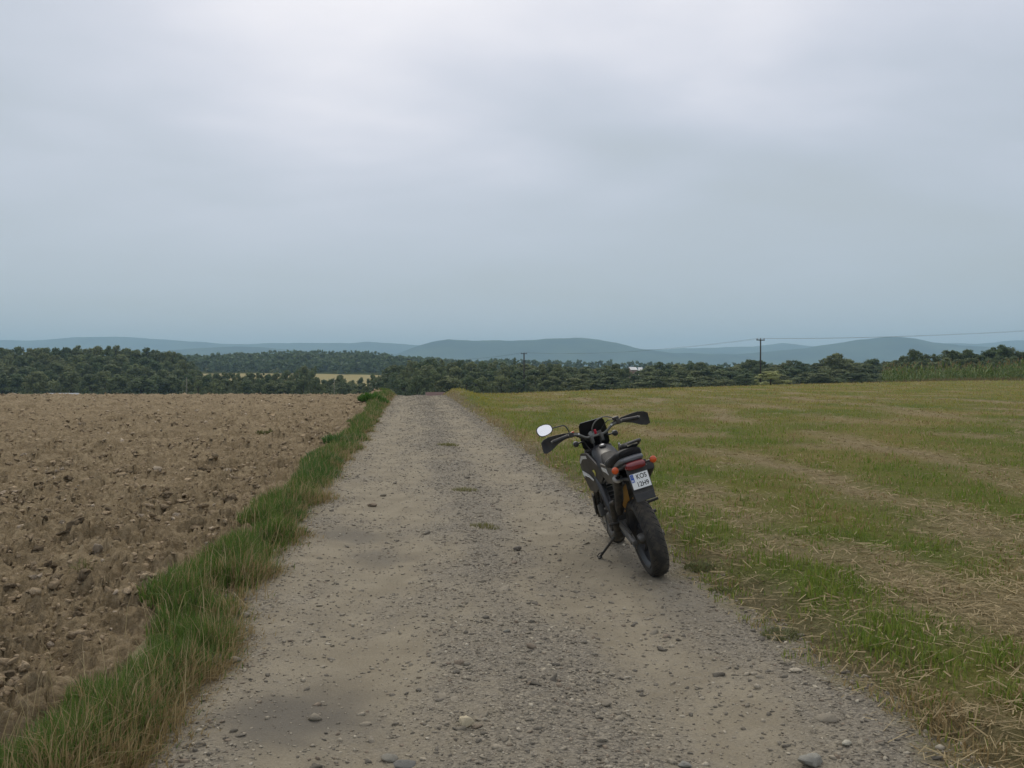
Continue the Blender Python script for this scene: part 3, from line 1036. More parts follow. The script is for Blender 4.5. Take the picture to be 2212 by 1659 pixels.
def leaf_cloud(r, centres, radii, per, size, hole=0.0):
    """leaf-sized quads spread through lumps of a crown"""
    Vs, Cs = [], []
    for c, rad in zip(centres, radii):
        n = int(per * (0.6 + 0.8 * r.random()))
        d = r.normal(0, 1, (n, 3)); d /= np.linalg.norm(d, axis=1)[:, None]
        q = rad * (0.35 + 0.65 * r.random((n, 1)) ** 0.5) * (1 + 0.25 * np.sin(d @ r.normal(0, 2.5, (3, 1)) * 2 + r.random() * 6))
        p = c + d * q * np.array([1, 1, 0.95])
        nrm = d * 1.4 + np.array([0, 0, 0.45]) + r.normal(0, 0.55, (n, 3)); nrm /= np.linalg.norm(nrm, axis=1)[:, None]
        u = np.cross(nrm, r.normal(0, 1, (n, 3))); u /= np.linalg.norm(u, axis=1)[:, None] + 1e-9
        v = np.cross(nrm, u)
        s = size * r.uniform(0.55, 1.35, (n, 1))
        Vs.append(np.stack([p - u * s, p - v * s * .6, p + u * s, p + v * s * .6], 1))
        tone = r.uniform(0.78, 1.25)
        col = np.repeat((tone * np.array([1.0, 1.0, 1.0]) * r.uniform(0.8, 1.2, (n, 1)))[:, None, :], 4, 1)
        Cs.append(col)
    V = np.concatenate(Vs).reshape(-1, 3)
    C = np.concatenate(Cs).reshape(-1, 3)
    n = len(V) // 4
    F = (np.array([[0, 1, 2, 3]])[None] + (np.arange(n) * 4)[:, None, None]).reshape(-1, 4)
    return V, F, C

def make_tree(kind, seed, mat):
    """prototype 10 m tall: meshes for trunk and crown"""
    r = np.random.default_rng(seed)
    H = 10.0
    if kind == 'round':
        wid, lo, n, per, size = 3.9, 0.05, 58, 115, 0.235
    elif kind == 'tall':
        wid, lo, n, per, size = 2.9, 0.05, 56, 110, 0.225
    elif kind == 'spread':
        wid, lo, n, per, size = 4.6, 0.10, 60, 110, 0.235
    elif kind == 'bush':
        wid, lo, n, per, size = 5.5, 0.0, 46, 105, 0.24
    elif kind == 'conifer':
        wid, lo, n, per, size = 2.0, 0.10, 46, 80, 0.16
    elif kind == 'sparse':
        wid, lo, n, per, size = 3.6, 0.22, 42, 85, 0.19
    cs, rs = [], []
    for i in range(n):
        t = r.random() ** 0.85
        z = lo + (1 - lo) * t
        if kind == 'conifer':
            prof = (1 - t) * 1.0 + 0.03
        elif kind == 'bush':
            prof = math.sqrt(max(0.03, 1 - (t * 0.95) ** 2))
        else:
            prof = max(0.16, math.sin(math.pi * min(1, 0.16 + t * 0.80)) ** 0.7)
        a = r.random() * 2 * math.pi
        q = wid * prof * (0.25 + 0.75 * math.sqrt(r.random())) * (0.85 + 0.3 * math.sin(3 * a + seed))
        rad = (0.55 + 0.75 * r.random()) * (0.75 if kind in ('conifer', 'sparse') else 1.0) * (0.55 + 0.45 * prof)
        cs.append(np.array([q * math.cos(a) * 0.85, q * math.sin(a) * 0.85, z * H - rad * 0.7]))
        rs.append(rad)
    cs.append(np.array([0, 0, H - 1.0])); rs.append(0.95)
    V, F, C = leaf_cloud(r, cs, rs, per, size)
    crown = mesh_np('crown', V, F, mat, C)
    parts, off = [], 0
    tv, tf = tube_np([(0, 0, -0.6), (0.05, 0, 1.2), (0.1, -0.05, 3.5), (0, 0.1, 6.2), (0.1, 0, 8.6)], [0.30, 0.22, 0.17, 0.11, 0.03])
    parts.append((tv, tf))
    for c in cs[:9]:
        b = np.array([0.05, 0, max(1.0, c[2] * 0.55)])
        m_ = (b + c) / 2 + np.array([0, 0, 0.2])
        parts.append(tube_np([b, m_, c], [0.09, 0.06, 0.02], 5))
    VV = np.concatenate([p_[0] for p_ in parts])
    FF, o_ = [], 0
    for a_, b_ in parts:
        FF.append(b_ + o_); o_ += len(a_)
    trunk = mesh_np('trunk', VV, np.concatenate(FF), M_BARK, smooth=True)
    return trunk, crown

PROTO = {}
for kind, seeds in (('round', (1, 2, 3)), ('tall', (4, 5, 6)), ('spread', (7, 8)), ('bush', (9, 10)), ('conifer', (11,)), ('sparse', (12, 13, 14))):
    PROTO[kind] = [make_tree(kind, s, M_LEAF) for s in seeds]
OLIVE = make_tree('bush', 21, M_OLIVE)

KINDW = {'round': 'round-crowned', 'tall': 'narrow', 'spread': 'wide-crowned', 'bush': 'low bushy', 'conifer': 'pointed', 'sparse': 'thin-crowned'}
def place_words(px, segs):
    for lim, w in segs:
        if px < lim:
            return w
    return segs[-1][1]
SEG_LEFT = [(150, 'at the left edge of the photo'), (290, 'behind the middle of the ploughed field'), (9999, 'next to the gap in the skyline')]
SEG_LOW = [(560, 'just right of the dense wood'), (700, 'left of the pale stubble slope'), (9999, 'below the pale stubble slope')]
SEG_BELT = [(990, 'straight beyond the end of the track'), (1132, 'left of the centre utility pole'), (1370, 'right of the centre utility pole'), (1643, 'left of the right utility pole'), (1790, 'just right of the right utility pole'), (9999, 'towards the corn')]
SEG_RIGHT = [(2050, 'at the left end of the corn'), (2140, 'behind the middle of the corn'), (9999, 'near the right edge of the photo')]

def tree(px, depth, top_py, width, kind, label, group, name='tree', proto=None, cat='tree'):
    q = at(px, top_py, depth)
    z0 = float(T(q.x, q.y))
    h = max(2.2, q.z - z0)
    trunk, crown = proto or random.choice(PROTO[kind])
    base = {'round': 7.2, 'tall': 5.2, 'spread': 8.4, 'bush': 10.0, 'conifer': 3.8, 'sparse': 6.8}[kind]
    e = empty(name, (q.x, q.y, z0), (0, 0, random.uniform(0, 6.28)), label=label, category=cat)
    if group:
        e['group'] = group
    e.scale = (width / base, width / base, h / 10.0)
    obj('trunk', trunk, e)
    obj('crown', crown, e)
    return e

def skyline(pts, x):
    return float(np.interp(x, [p[0] for p in pts], [p[1] for p in pts]))

LEFT = [(-200, 754), (0, 751), (69, 748), (101, 746), (146, 747), (253, 746), (306, 751), (347, 757), (375, 758), (402, 762), (418, 786)]
G_LEFT = 'trees of the wood beyond the ploughed field'
for depth, dy, step in ((352, 0, 19), (325, 18, 25), (298, 36, 30), (268, 56, 36)):
    x = -70 + random.uniform(0, 20)
    while x < 416 - (352 - depth) * 0.12:
        kind = random.choice(('round', 'tall', 'round', 'spread', 'tall'))
        tree(x, depth + random.uniform(-8, 8), skyline(LEFT, x) + dy + random.uniform(-2, 6), random.uniform(9.0, 12.5) * (0.85 if kind == 'tall' else 1), kind, '%s dark tree, %s of the dense wood, %s' % (KINDW[kind], 'top row' if dy == 0 else 'front row' if dy > 50 else 'middle rows', place_words(x, SEG_LEFT)), G_LEFT)
        x += step * random.uniform(0.75, 1.3)

LOW = [(405, 796), (441, 799), (479, 806), (514, 800), (583, 805), (625, 797), (660, 789), (680, 788), (692, 817), (715, 816), (740, 808), (762, 818), (795, 812), (809, 802), (840, 797), (862, 786)]
G_LOW = 'low trees before the pale stubble slope'
for depth, dy, step in ((300, 0, 19), (276, 11, 23), (255, 22, 28)):
    x = 405 + random.uniform(0, 12)
    while x < 850:
        kind = random.choice(('round', 'bush', 'tall'))
        tree(x, depth + random.uniform(-6, 6), skyline(LOW, x) + dy + random.uniform(-1, 4), random.uniform(5.0, 7.0), kind, '%s tree, %s of the low hedge, %s' % (KINDW[kind], 'top row' if dy == 0 else 'front rows', place_words(x, SEG_LOW)), G_LOW)
        x += step * random.uniform(0.75, 1.3)

BELT = [(850, 790), (871, 783), (916, 776), (934, 771), (969, 779), (989, 778), (1031, 781), (1059, 776), (1093, 780), (1142, 783), (1170, 783), (1194, 780), (1225, 788), (1260, 792), (1295, 793), (1316, 781),
        (1337, 783), (1350, 789), (1362, 793), (1371, 792), (1381, 793), (1392, 788), (1420, 781), (1450, 783), (1472, 786), (1513, 781), (1544, 786), (1582, 788), (1609, 777), (1644, 778), (1671, 783), (1699, 779), (1723, 777), (1736, 786),
        (1761, 783), (1795, 768), (1816, 766), (1840, 775), (1860, 783), (1881, 770), (1909, 778), (1933, 782)]
G_BELT = 'trees of the belt behind the mown field'
for depth, dy, step in ((262, 0, 20), (238, 13, 27), (212, 28, 36)):
    x = 848 + random.uniform(0, 15)
    while x < 1945:
        kind = random.choice(('round', 'tall', 'round', 'spread', 'sparse')) if dy < 15 else random.choice(('round', 'bush', 'bush', 'tall'))
        gap = 1352 < x < 1384
        tree(x, depth + random.uniform(-7, 7), skyline(BELT, x) + dy + random.uniform(-1, 5) + (4 if gap else 0), random.uniform(7.0, 10.0) * (0.6 if gap else 1), kind, '%s tree, %s of the tree belt, %s' % (KINDW[kind], 'top row' if dy == 0 else 'front row' if dy > 20 else 'middle row', place_words(x, SEG_BELT)), G_BELT)
        x += step * random.uniform(0.75, 1.3)
tree(1112, 268, 773, 3.0, 'conifer', 'slim pointed conifer rising left of the nearer-centre utility pole', None, 'conifer')
tree(1806, 236, 763, 9.0, 'round', 'tallest round-crowned tree in the belt behind the mown field', None, 'broadleaf_tree', PROTO['round'][1])
tree(1665, 128, 801, 6.4, 'bush', 'pale olive rounded bush before the tree belt under the right utility pole', None, 'olive_bush', OLIVE, 'bush')

RIGHT = [(1915, 778), (1940, 772), (1950, 768), (1974, 753), (1992, 768), (2008, 758), (2025, 764), (2043, 754), (2070, 756), (2098, 753), (2115, 762), (2132, 755), (2153, 747), (2174, 746), (2202, 757), (2400, 752)]
G_RIGHT = 'ragged trees behind the corn'
for depth, dy, step in ((205, 0, 21), (182, 18, 30)):
    x = 1925 + random.uniform(0, 10)
    while x < 2290:
        kind = random.choice(('sparse', 'round', 'sparse', 'spread')) if dy == 0 else random.choice(('round', 'bush'))
        tree(x, depth + random.uniform(-5, 5), skyline(RIGHT, x) + dy + random.uniform(-1, 4), random.uniform(5.5, 8.0), kind, '%s ragged tree, %s behind the corn, %s' % (KINDW[kind], 'skyline row' if dy == 0 else 'lower row', place_words(x, SEG_RIGHT)), G_RIGHT)
        x += step * random.uniform(0.8, 1.25)
tree(1972, 200, 751, 5.0, 'sparse', 'thin-crowned tree standing clear at the left end of the trees behind the corn', None, 'broadleaf_tree', PROTO['sparse'][0])
tree(2168, 196, 744, 5.2, 'tall', 'tallest shaggy tree on the skyline near the right edge of the photo', None, 'broadleaf_tree', PROTO['tall'][1])

# far wood on the opposite slope, one mass
def far_wood():
    r = np.random.default_rng(5)
    SKY = [(380, 800), (415, 790), (430, 779), (480, 766), (540, 761), (600, 757), (680, 757), (740, 757), (800, 758), (830, 761), (860, 768), (905, 772), (940, 776), (1000, 780), (1060, 783), (1100, 786), (1300, 793), (1700, 792), (2100, 788), (2300, 790)]
    cs, rs = [], []
    for depth, dy in ((900, 0), (860, 6), (830, 11), (800, 18), (770, 25), (742, 32), (715, 39)):
        x = 300.0
        while x < (1100 if dy > 0 else 2300):
            d = depth + r.uniform(-12, 12)
            q = at(x, skyline(SKY, x) + dy * (1.0 if x < 850 else 0.4) + r.uniform(-1.5, 3), d)
            q.z = max(q.z, float(T(q.x, q.y)) + r.uniform(7, 11))
            hh = r.uniform(9, 15)
            w = r.uniform(3.6, 5.6)
            for k in range(9):
                t = r.random()
                a = r.random() * 6.28
                cs.append(np.array([q.x + math.cos(a) * w * (0.9 - 0.5 * t), q.y + math.sin(a) * w * (0.9 - 0.5 * t), q.z - 1.2 - (1 - t) * hh]))
                rs.append(r.uniform(1.2, 2.4))
            cs.append(np.array([q.x, q.y, q.z - 1.2])); rs.append(1.2)
            x += r.uniform(5.5, 10)
    V, F, C = leaf_cloud(r, cs, rs, 12, 1.65)
    obj('far_wood', mesh_np('far_wood', V, F, M_LEAF, C), kind='stuff', label='hazy dark wood covering the hill beyond the pale stubble slope', category='wood')
    print('far wood', len(F))
far_wood()

# ------------------------------------------------------------------ corn
def corn():
    n = 4200
    y = rng.uniform(92, 185, n); x = rng.uniform(38, 150, n)
    edge_y = np.interp(x, [40, 49, 60, 110, 150], [135, 112, 101, 88, 80])
    keep = (y > edge_y) & (x > 0.435 * y)
    x, y = x[keep], y[keep]
    edge_y = edge_y[keep]
    n = len(x)
    z = T(x, y)
    h = rng.uniform(2.0, 2.9, n) * (0.55 + 0.45 * sstep(0, 12, y - edge_y))
    Vs, Fs, Cs, o_ = [], [], [], 0
    pos = np.stack([x, y, z], 1)
    V, F, C = blades(pos, h * 1.08, np.full(n, 0.07), rng.uniform(0, 6.28, n), rng.uniform(0, .12, n), np.tile([0.13, 0.14, 0.05], (n, 1)))
    Vs.append(V); Fs.append(F); Cs.append(C); o_ += len(V)
    for k in range(9):
        q = pos + np.array([0, 0, 1.0]) * (h * (0.12 + 0.09 * k))[:, None]
        kk = rng.uniform(0, 1, n)
        V, F, C = blades(q, h * rng.uniform(.3, .5, n), np.full(n, 0.13), rng.uniform(0, 6.28, n), rng.uniform(.6, .9, n),
                         lerp_col(kk, (0.07, 0.13, 0.03), (0.17, 0.21, 0.06)), 0.6)
        Vs.append(V); Fs.append(F + o_); Cs.append(C); o_ += len(V)
    kk = rng.uniform(0, 1, n)
    q = pos + np.array([0, 0, 1.0]) * (h * 0.98)[:, None]
    V, F, C = blades(q, h * .18, np.full(n, 0.10), rng.uniform(0, 6.28, n), rng.uniform(.1, .5, n), lerp_col(kk, (0.20, 0.13, 0.06), (0.26, 0.19, 0.09)))
    Vs.append(V); Fs.append(F + o_); Cs.append(C)
    obj('corn_field', mesh_np('corn_field', np.concatenate(Vs), np.concatenate(Fs), M_GRASS, np.concatenate(Cs)), kind='stuff',
        label='green corn standing at the right edge beyond the mown field', category='corn')
    # reddish seeding grass along its edge
    n = 5200
    x = rng.uniform(36, 120, n)
    y = np.interp(x, [40, 49, 60, 110, 150], [135, 112, 101, 88, 80]) - rng.uniform(0, 9, n)
    pos = np.stack([x, y, T(x, y)], 1)
    V, F, C = blades(pos, rng.uniform(.25, .7, n), np.full(n, .06), rng.uniform(0, 6.28, n), rng.uniform(.1, .6, n), lerp_col(rng.uniform(0, 1, n), (0.13, 0.105, 0.045), (0.20, 0.15, 0.08)))
    obj('edge_grass', mesh_np('edge_grass', V, F, M_GRASS, C), kind='stuff', label='brownish seeding grass strip along the front of the corn', category='grass')
corn()

# ------------------------------------------------------------------ overhead line
def bm_obj(name, build, mat, parent=None, smooth=False, bevel=0.0, **props):
    bm = bmesh.new()
    build(bm)
    if bevel:
        bmesh.ops.bevel(bm, geom=[e for e in bm.edges], offset=bevel, segments=2, profile=0.6, affect='EDGES', clamp_overlap=True)
    bmesh.ops.recalc_face_normals(bm, faces=bm.faces)
    me = bpy.data.meshes.new(name)
    bm.to_mesh(me); bm.free()
    if smooth:
        for p_ in me.polygons:
            p_.use_smooth = True
    me.materials.append(mat)
    return obj(name, me, parent, **props)

def add_box(bm, c, s, rot=None):
    M = Matrix.Translation(c) @ (rot.to_matrix().to_4x4() if rot else Matrix()) @ Matrix.Diagonal((*s, 1))
    return bmesh.ops.create_cube(bm, size=1.0, matrix=M)['verts']

def add_tube(bm, pts, rad, k=10, cap=True):
    P = [Vector(p_) for p_ in pts]
    if not isinstance(rad, (list, tuple)):
        rad = [rad] * len(P)
    rings, ref = [], None
    for i, p_ in enumerate(P):
        d = (P[min(i + 1, len(P) - 1)] - P[max(i - 1, 0)]).normalized()
        if ref is None:
            ref = d.orthogonal().normalized()
        u = (ref - d * ref.dot(d)).normalized(); ref = u
        v = d.cross(u)
        rings.append([bm.verts.new(p_ + (u * math.cos(2 * math.pi * j / k) + v * math.sin(2 * math.pi * j / k)) * rad[i]) for j in range(k)])
    for a, b in zip(rings, rings[1:]):
        for j in range(k):
            bm.faces.new((a[j], a[(j + 1) % k], b[(j + 1) % k], b[j]))
    if cap:
        bm.faces.new(rings[0][::-1]); bm.faces.new(rings[-1])

M_POLE = plain('weathered_pole', (0.055, 0.048, 0.04), 0.9, noise=0.25, nscale=4, spec=0.1)
M_DARKMETAL = plain('dark_steel', (0.045, 0.045, 0.045), 0.6, metal=0.3)
M_INS = plain('insulator_ceramic', (0.10, 0.06, 0.045), 0.25)
M_WIRE = plain('wire', (0.06, 0.06, 0.065), 0.5, metal=0.6)
LINE = [(884, 776, 290), (1132, 763, 215), (1643, 733, 140)]
tops = [at(*q) for q in LINE]
tops.append(tops[2] + (tops[2] - tops[1]) * 1.0 + Vector((0, 0, 0.2)))
LAB = ['slim utility pole among the trees left of the track end', 'utility pole with crossarm standing before the trees beyond the centre of the crest',
       'taller utility pole rising from the trees behind the motorcycle, right of centre', 'utility pole carrying the wires out past the right edge']
ends = []
for i, q in enumerate(tops):
    z0 = float(T(q.x, q.y))
    dirv = (tops[min(i + 1, 3)] - tops[max(i - 1, 0)]); dirv.z = 0
    yaw = math.atan2(dirv.y, dirv.x)
    h = q.z - z0
    e = empty('utility_pole', (q.x, q.y, z0), (0, 0, yaw), label=LAB[i], category='utility pole', group='poles of the overhead line')
    bm_obj('post', lambda bm: add_tube(bm, [(0, 0, -0.3), (0, 0, h * .5), (0, 0, h)], [q.y / 1050, q.y / 1150, q.y / 1350], 10), M_POLE, e, True)
    bm_obj('crossarm', lambda bm: add_box(bm, (0, 0, h - 0.12), (0.13, 1.7, 0.16)), M_DARKMETAL, e)
    hooks = []
    for yy in (-0.75, 0.0, 0.75):
        zt = h - 0.04 if yy else h
        bm_obj('insulator', lambda bm: add_tube(bm, [(0, yy, zt), (0, yy, zt + .05), (0, yy, zt + .06), (0, yy, zt + .14), (0, yy, zt + .2)], [.03, .03, .07, .06, .03], 8), M_INS, e, True)
        hooks.append(Vector((q.x, q.y, z0)) + Matrix.Rotation(yaw, 3, 'Z') @ Vector((0, yy, zt + .19)))
    ends.append(hooks)
for w, nm in ((0, 'one outer'), (1, 'the middle'), (2, 'the other outer')):
    def wire(bm):
        pts = []
        for a, b in zip(ends, ends[1:]):
            A, B = a[w], b[w]
            for t in np.linspace(0, 1, 25)[:-1]:
                q = A.lerp(B, t); q.z -= 4 * 1.1 * t * (1 - t)
                pts.append(q)
        pts.append(ends[-1][w])
        add_tube(bm, pts, 0.008, 5)
    bm_obj('overhead_wire', wire, M_WIRE, None, True, label='%s of the three thin overhead wires strung between the utility poles' % nm, category='wire', group='wires of the overhead line')

# two thin pale posts before the wood
for px, lab in ((403, 'thin pale post before the dark wood, left of the gap in the skyline'), (722, 'thin pale post before the low trees near the pale stubble slope')):
    q = at(px, 815, 160); z0 = float(T(q.x, q.y))
    bm_obj('thin_post', lambda bm: add_tube(bm, [(q.x, q.y, z0 - .2), (q.x, q.y, q.z)], [.07, .055], 8), plain('pale_post', (0.22, 0.2, 0.16), .9), None, True, label=lab, category='post')

# ------------------------------------------------------------------ small buildings
M_ROOFG = plain('grey_roof_sheet', (0.36, 0.37, 0.36), 0.7, noise=0.2, nscale=1.5)
M_ROOFR = plain('faded_red_roof', (0.085, 0.038, 0.032), 0.8, noise=0.2, nscale=2)
M_WALL = plain('plaster', (0.62, 0.58, 0.52), 0.9, noise=0.1, nscale=2)
M_WHITE = plain('white_render', (0.62, 0.62, 0.60), 0.8)
M_BROWN = plain('brown_gable', (0.26, 0.17, 0.12), 0.8)
M_GLASSD = plain('dark_pane', (0.03, 0.035, 0.04), 0.1)

def house(name, q, w, d, wall_h, roof_h, yaw, mw, mr, label, cat, z0=None, windows=2):
    """gabled building; q is the ridge point"""
    base = float(T(q.x, q.y)) if z0 is None else z0
    wall_h = q.z - roof_h - base
    e = empty(name, (q.x, q.y, base), (0, 0, yaw), label=label, category=cat)
    def wall(bm):
        add_box(bm, (0, 0, wall_h / 2 - .3), (w, d, wall_h + .6))
        for sx in (-1, 1):
            vs = [bm.verts.new((sx * (w / 2 - .002), -d / 2, wall_h)), bm.verts.new((sx * (w / 2 - .002), d / 2, wall_h)), bm.verts.new((sx * (w / 2 - .002), 0, wall_h + roof_h - .05)),
                  bm.verts.new((sx * (w / 2 - .2), -d / 2, wall_h)), bm.verts.new((sx * (w / 2 - .2), d / 2, wall_h)), bm.verts.new((sx * (w / 2 - .2), 0, wall_h + roof_h - .05))]
            for f in ((0, 1, 2), (5, 4, 3), (0, 3, 4, 1), (1, 4, 5, 2), (2, 5, 3, 0)):
                bm.faces.new([vs[i] for i in f])
    bm_obj('wall', wall, mw, e)
    def roof(bm):
        o, t = .3, .12
        prof = [(-d / 2 - o, wall_h - roof_h * o / (d / 2) + .02), (0, wall_h + roof_h + .02), (d / 2 + o, wall_h - roof_h * o / (d / 2) + .02)]
        lo = [[bm.verts.new((sx * (w / 2 + .3), y_, z_)) for y_, z_ in prof] for sx in (-1, 1)]
        hi = [[bm.verts.new((sx * (w / 2 + .3), y_, z_ + t)) for y_, z_ in prof] for sx in (-1, 1)]
        for a in (0, 1):
            bm.faces.new((lo[0][a], lo[1][a], lo[1][a + 1], lo[0][a + 1]))
            bm.faces.new((hi[0][a], hi[1][a], hi[1][a + 1], hi[0][a + 1]))
            for s_ in (0, 1):
                bm.faces.new((lo[s_][a], lo[s_][a + 1], hi[s_][a + 1], hi[s_][a]))
        for a in (0, 2):
            bm.faces.new((lo[0][a], lo[1][a], hi[1][a], hi[0][a]))
    bm_obj('roof', roof, mr, e)
    for k in range(windows):
        xx = -w / 2 + w * (k + 1) / (windows + 1)
        bm_obj('window', lambda bm: add_box(bm, (xx, -d / 2 - .015, wall_h * .55), (w * .13, .06, wall_h * .3)), M_GLASSD, e)
    return e
house('shed', at(139, 850.5, 150), 4.6, 4, 2.4, 1.3, R(2), M_WALL, M_ROOFG, 'shed with pale grey sheet roof just showing over the left crest of the ploughed field', 'shed')
house('shed', at(940, 848.5, 150), 2.8, 3.5, 2.2, 1.0, R(4), M_BROWN, M_ROOFR, 'low shed with dull red roof just past the end of the track', 'shed')
house('white_house', at(1366, 793.5, 420), 3.0, 5, 3, 1.2, R(12), M_BROWN, M_WHITE, 'left one of two white-roofed houses glimpsed through the gap in the tree belt', 'house')
house('white_house', at(1383, 794, 470), 1.8, 5, 3, 1.6, R(-6), M_WHITE, M_WHITE, 'right smaller one of two white-roofed houses glimpsed through the tree belt gap', 'house')

# ------------------------------------------------------------------ motorcycle
M_TYRE = plain('tyre_rubber', (0.030, 0.029, 0.027), 0.85, noise=0.35, nscale=9, spec=0.3, bump=0.3, dust=0.35)
M_BLACK = plain('black_plastic', (0.022, 0.022, 0.023), 0.42, noise=0.25, nscale=12, dust=0.15)
M_MATT = plain('matt_black_plastic', (0.026, 0.026, 0.026), 0.62, noise=0.25, nscale=14, dust=0.2)
M_GLOSS = plain('dark_grey_bodywork', (0.022, 0.023, 0.026), 0.45, spec=0.3, noise=0.12, nscale=6)
M_GREY = plain('grey_tail_plastic', (0.12, 0.124, 0.132), 0.35, noise=0.1, nscale=8)
M_SEAT = plain('seat_vinyl', (0.012, 0.011, 0.011), 0.7, spec=0.25, noise=0.3, nscale=30, bump=0.2)
M_STEEL = plain('bare_steel', (0.42, 0.42, 0.41), 0.35, metal=0.9, noise=0.15, nscale=30)
M_ALLOY = plain('dull_alloy', (0.12, 0.117, 0.11), 0.5, metal=0.6, noise=0.25, nscale=20, dust=0.3)
M_ENGINE = plain('dark_engine_casting', (0.040, 0.039, 0.037), 0.6, metal=0.4, noise=0.3, nscale=18, dust=0.4)
M_FRAME = plain('frame_paint', (0.035, 0.035, 0.037), 0.4, metal=0.2)
M_WHITE_D = plain('white_decal', (0.60, 0.60, 0.58), 0.45)
M_PLATE = plain('plate_white', (0.78, 0.79, 0.78), 0.35)
M_INK = plain('plate_black_print', (0.012, 0.012, 0.012), 0.5)
M_BLUE = plain('plate_blue_band', (0.02, 0.085, 0.42), 0.4)
M_ORANGE = plain('amber_lens', (0.58, 0.085, 0.012), 0.3, Coat_Weight=0.4)
M_RED = plain('red_lens', (0.17, 0.012, 0.016), 0.18, Coat_Weight=0.6)
M_REDA = plain('red_anodised', (0.45, 0.02, 0.04), 0.3, metal=0.3)
M_SPRING = plain('ochre_spring', (0.33, 0.17, 0.035), 0.55, noise=0.3, nscale=25)
M_MIRROR = plain('mirror_glass', (0.95, 0.95, 0.95), 0.02, metal=1.0)
M_YEL = plain('yellow_mark', (0.55, 0.50, 0.10), 0.5)
M_CABLE = plain('grey_cable', (0.13, 0.13, 0.115), 0.5)

REAR = on_ground(1421, 1239)
FRONT = on_ground(1336, 1168)
fw = Vector((FRONT.x - REAR.x, FRONT.y - REAR.y, 0))
LEAN, YAW = R(16.3), math.atan2(fw.y, fw.x)
zr = float(track_z(np.array([REAR.x]), np.array([REAR.y]))[0])
bike = empty('motorcycle', (REAR.x, REAR.y, zr + 0.004), (-LEAN, 0, YAW),
             label='black supermoto motorcycle leaning on its side stand at the right edge of the track', category='motorcycle')
BM = Matrix.Translation(bike.location) @ Euler((-LEAN, 0, YAW)).to_matrix().to_4x4()
BI = BM.inverted()
WB = 1.27                                     # wheelbase
HEAD = Vector((0.90, 0, 0.90))
RAKE = R(26)
AXIS = Vector((-math.sin(RAKE), 0, math.cos(RAKE)))
UP = Matrix.Translation(AXIS * 0.052)
STEER = Matrix.Translation(HEAD) @ Matrix.Rotation(R(-1.5), 4, AXIS) @ Matrix.Translation(-HEAD)

def part(name, build, mat, parent=bike, smooth=True, bevel=0.0, xf=None, label=None):
    def b2(bm):
        build(bm)
        if xf is not None:
            bmesh.ops.transform(bm, matrix=xf, verts=bm.verts)
    o = bm_obj(name, b2, mat, parent, smooth, bevel)
    if label:
        o['label'] = label
    if smooth:
        me = o.data
        bm = bmesh.new(); bm.from_mesh(me)
        for e in bm.edges:
            if len(e.link_faces) == 2 and e.calc_face_angle(0) > R(38):
                e.smooth = False
        bm.to_mesh(me); bm.free()
    return o

def lathe_y(bm, c, prof, k=48, closed=True):
    """revolve (radius, y) profile about a line parallel to Y through c"""
    rings = []
    for r_, y_ in prof:
        rings.append([bm.verts.new((c[0] + r_ * math.cos(2 * math.pi * j / k), c[1] + y_, c[2] + r_ * math.sin(2 * math.pi * j / k))) for j in range(k)])
    pr = list(zip(rings, rings[1:])) + ([(rings[-1], rings[0])] if closed else [])
    for a, b in pr:
        for j in range(k):
            bm.faces.new((a[j], a[(j + 1) % k], b[(j + 1) % k], b[j]))
    if not closed:
        bm.faces.new(rings[0]); bm.faces.new(rings[-1][::-1])

def disc_x(bm, c, r_, t, k=20, dome=0.0):
    """round lens facing -X"""
    pts = [(c[0] + t, 0.9), (c[0], 1.0), (c[0] - dome * .6, .85), (c[0] - dome, .4)]
    rings = [[bm.verts.new((x_, c[1] + r_ * f * math.cos(2 * math.pi * j / k), c[2] + r_ * f * math.sin(2 * math.pi * j / k))) for j in range(k)] for x_, f in pts]
    for a, b in zip(rings, rings[1:]):
        for j in range(k):
            bm.faces.new((a[j], a[(j + 1) % k], b[(j + 1) % k], b[j]))
    bm.faces.new(rings[0]); bm.faces.new(rings[-1])

def loft(bm, secs, k=20, p=2.6):
    """body along X from superellipse sections (x, y, z, half width, half height)"""
    rings = []
    for x_, y_, z_, hw, hh in secs:
        ring = []
        for j in range(k):
            a = 2 * math.pi * j / k
            ca, sa_ = math.cos(a), math.sin(a)
            ring.append(bm.verts.new((x_, y_ + hw * math.copysign(abs(ca) ** (2 / p), ca), z_ + hh * math.copysign(abs(sa_) ** (2 / p), sa_))))
        rings.append(ring)
    for a, b in zip(rings, rings[1:]):
        for j in range(k):
            bm.faces.new((a[j], a[(j + 1) % k], b[(j + 1) % k], b[j]))
    bm.faces.new(rings[0]); bm.faces.new(rings[-1])

def slab(bm, poly, yf, t):
    """side panel: polygon in (x, z), outer face at y = yf(x, z)"""
    s = 1 if t > 0 else -1
    a = [bm.verts.new((x_, yf(x_, z_), z_)) for x_, z_ in poly]
    b = [bm.verts.new((x_, yf(x_, z_) - t, z_)) for x_, z_ in poly]
    bm.faces.new(a); bm.faces.new(b[::-1])
    n = len(poly)
    for i in range(n):
        bm.faces.new((a[i], a[(i + 1) % n], b[(i + 1) % n], b[i]))

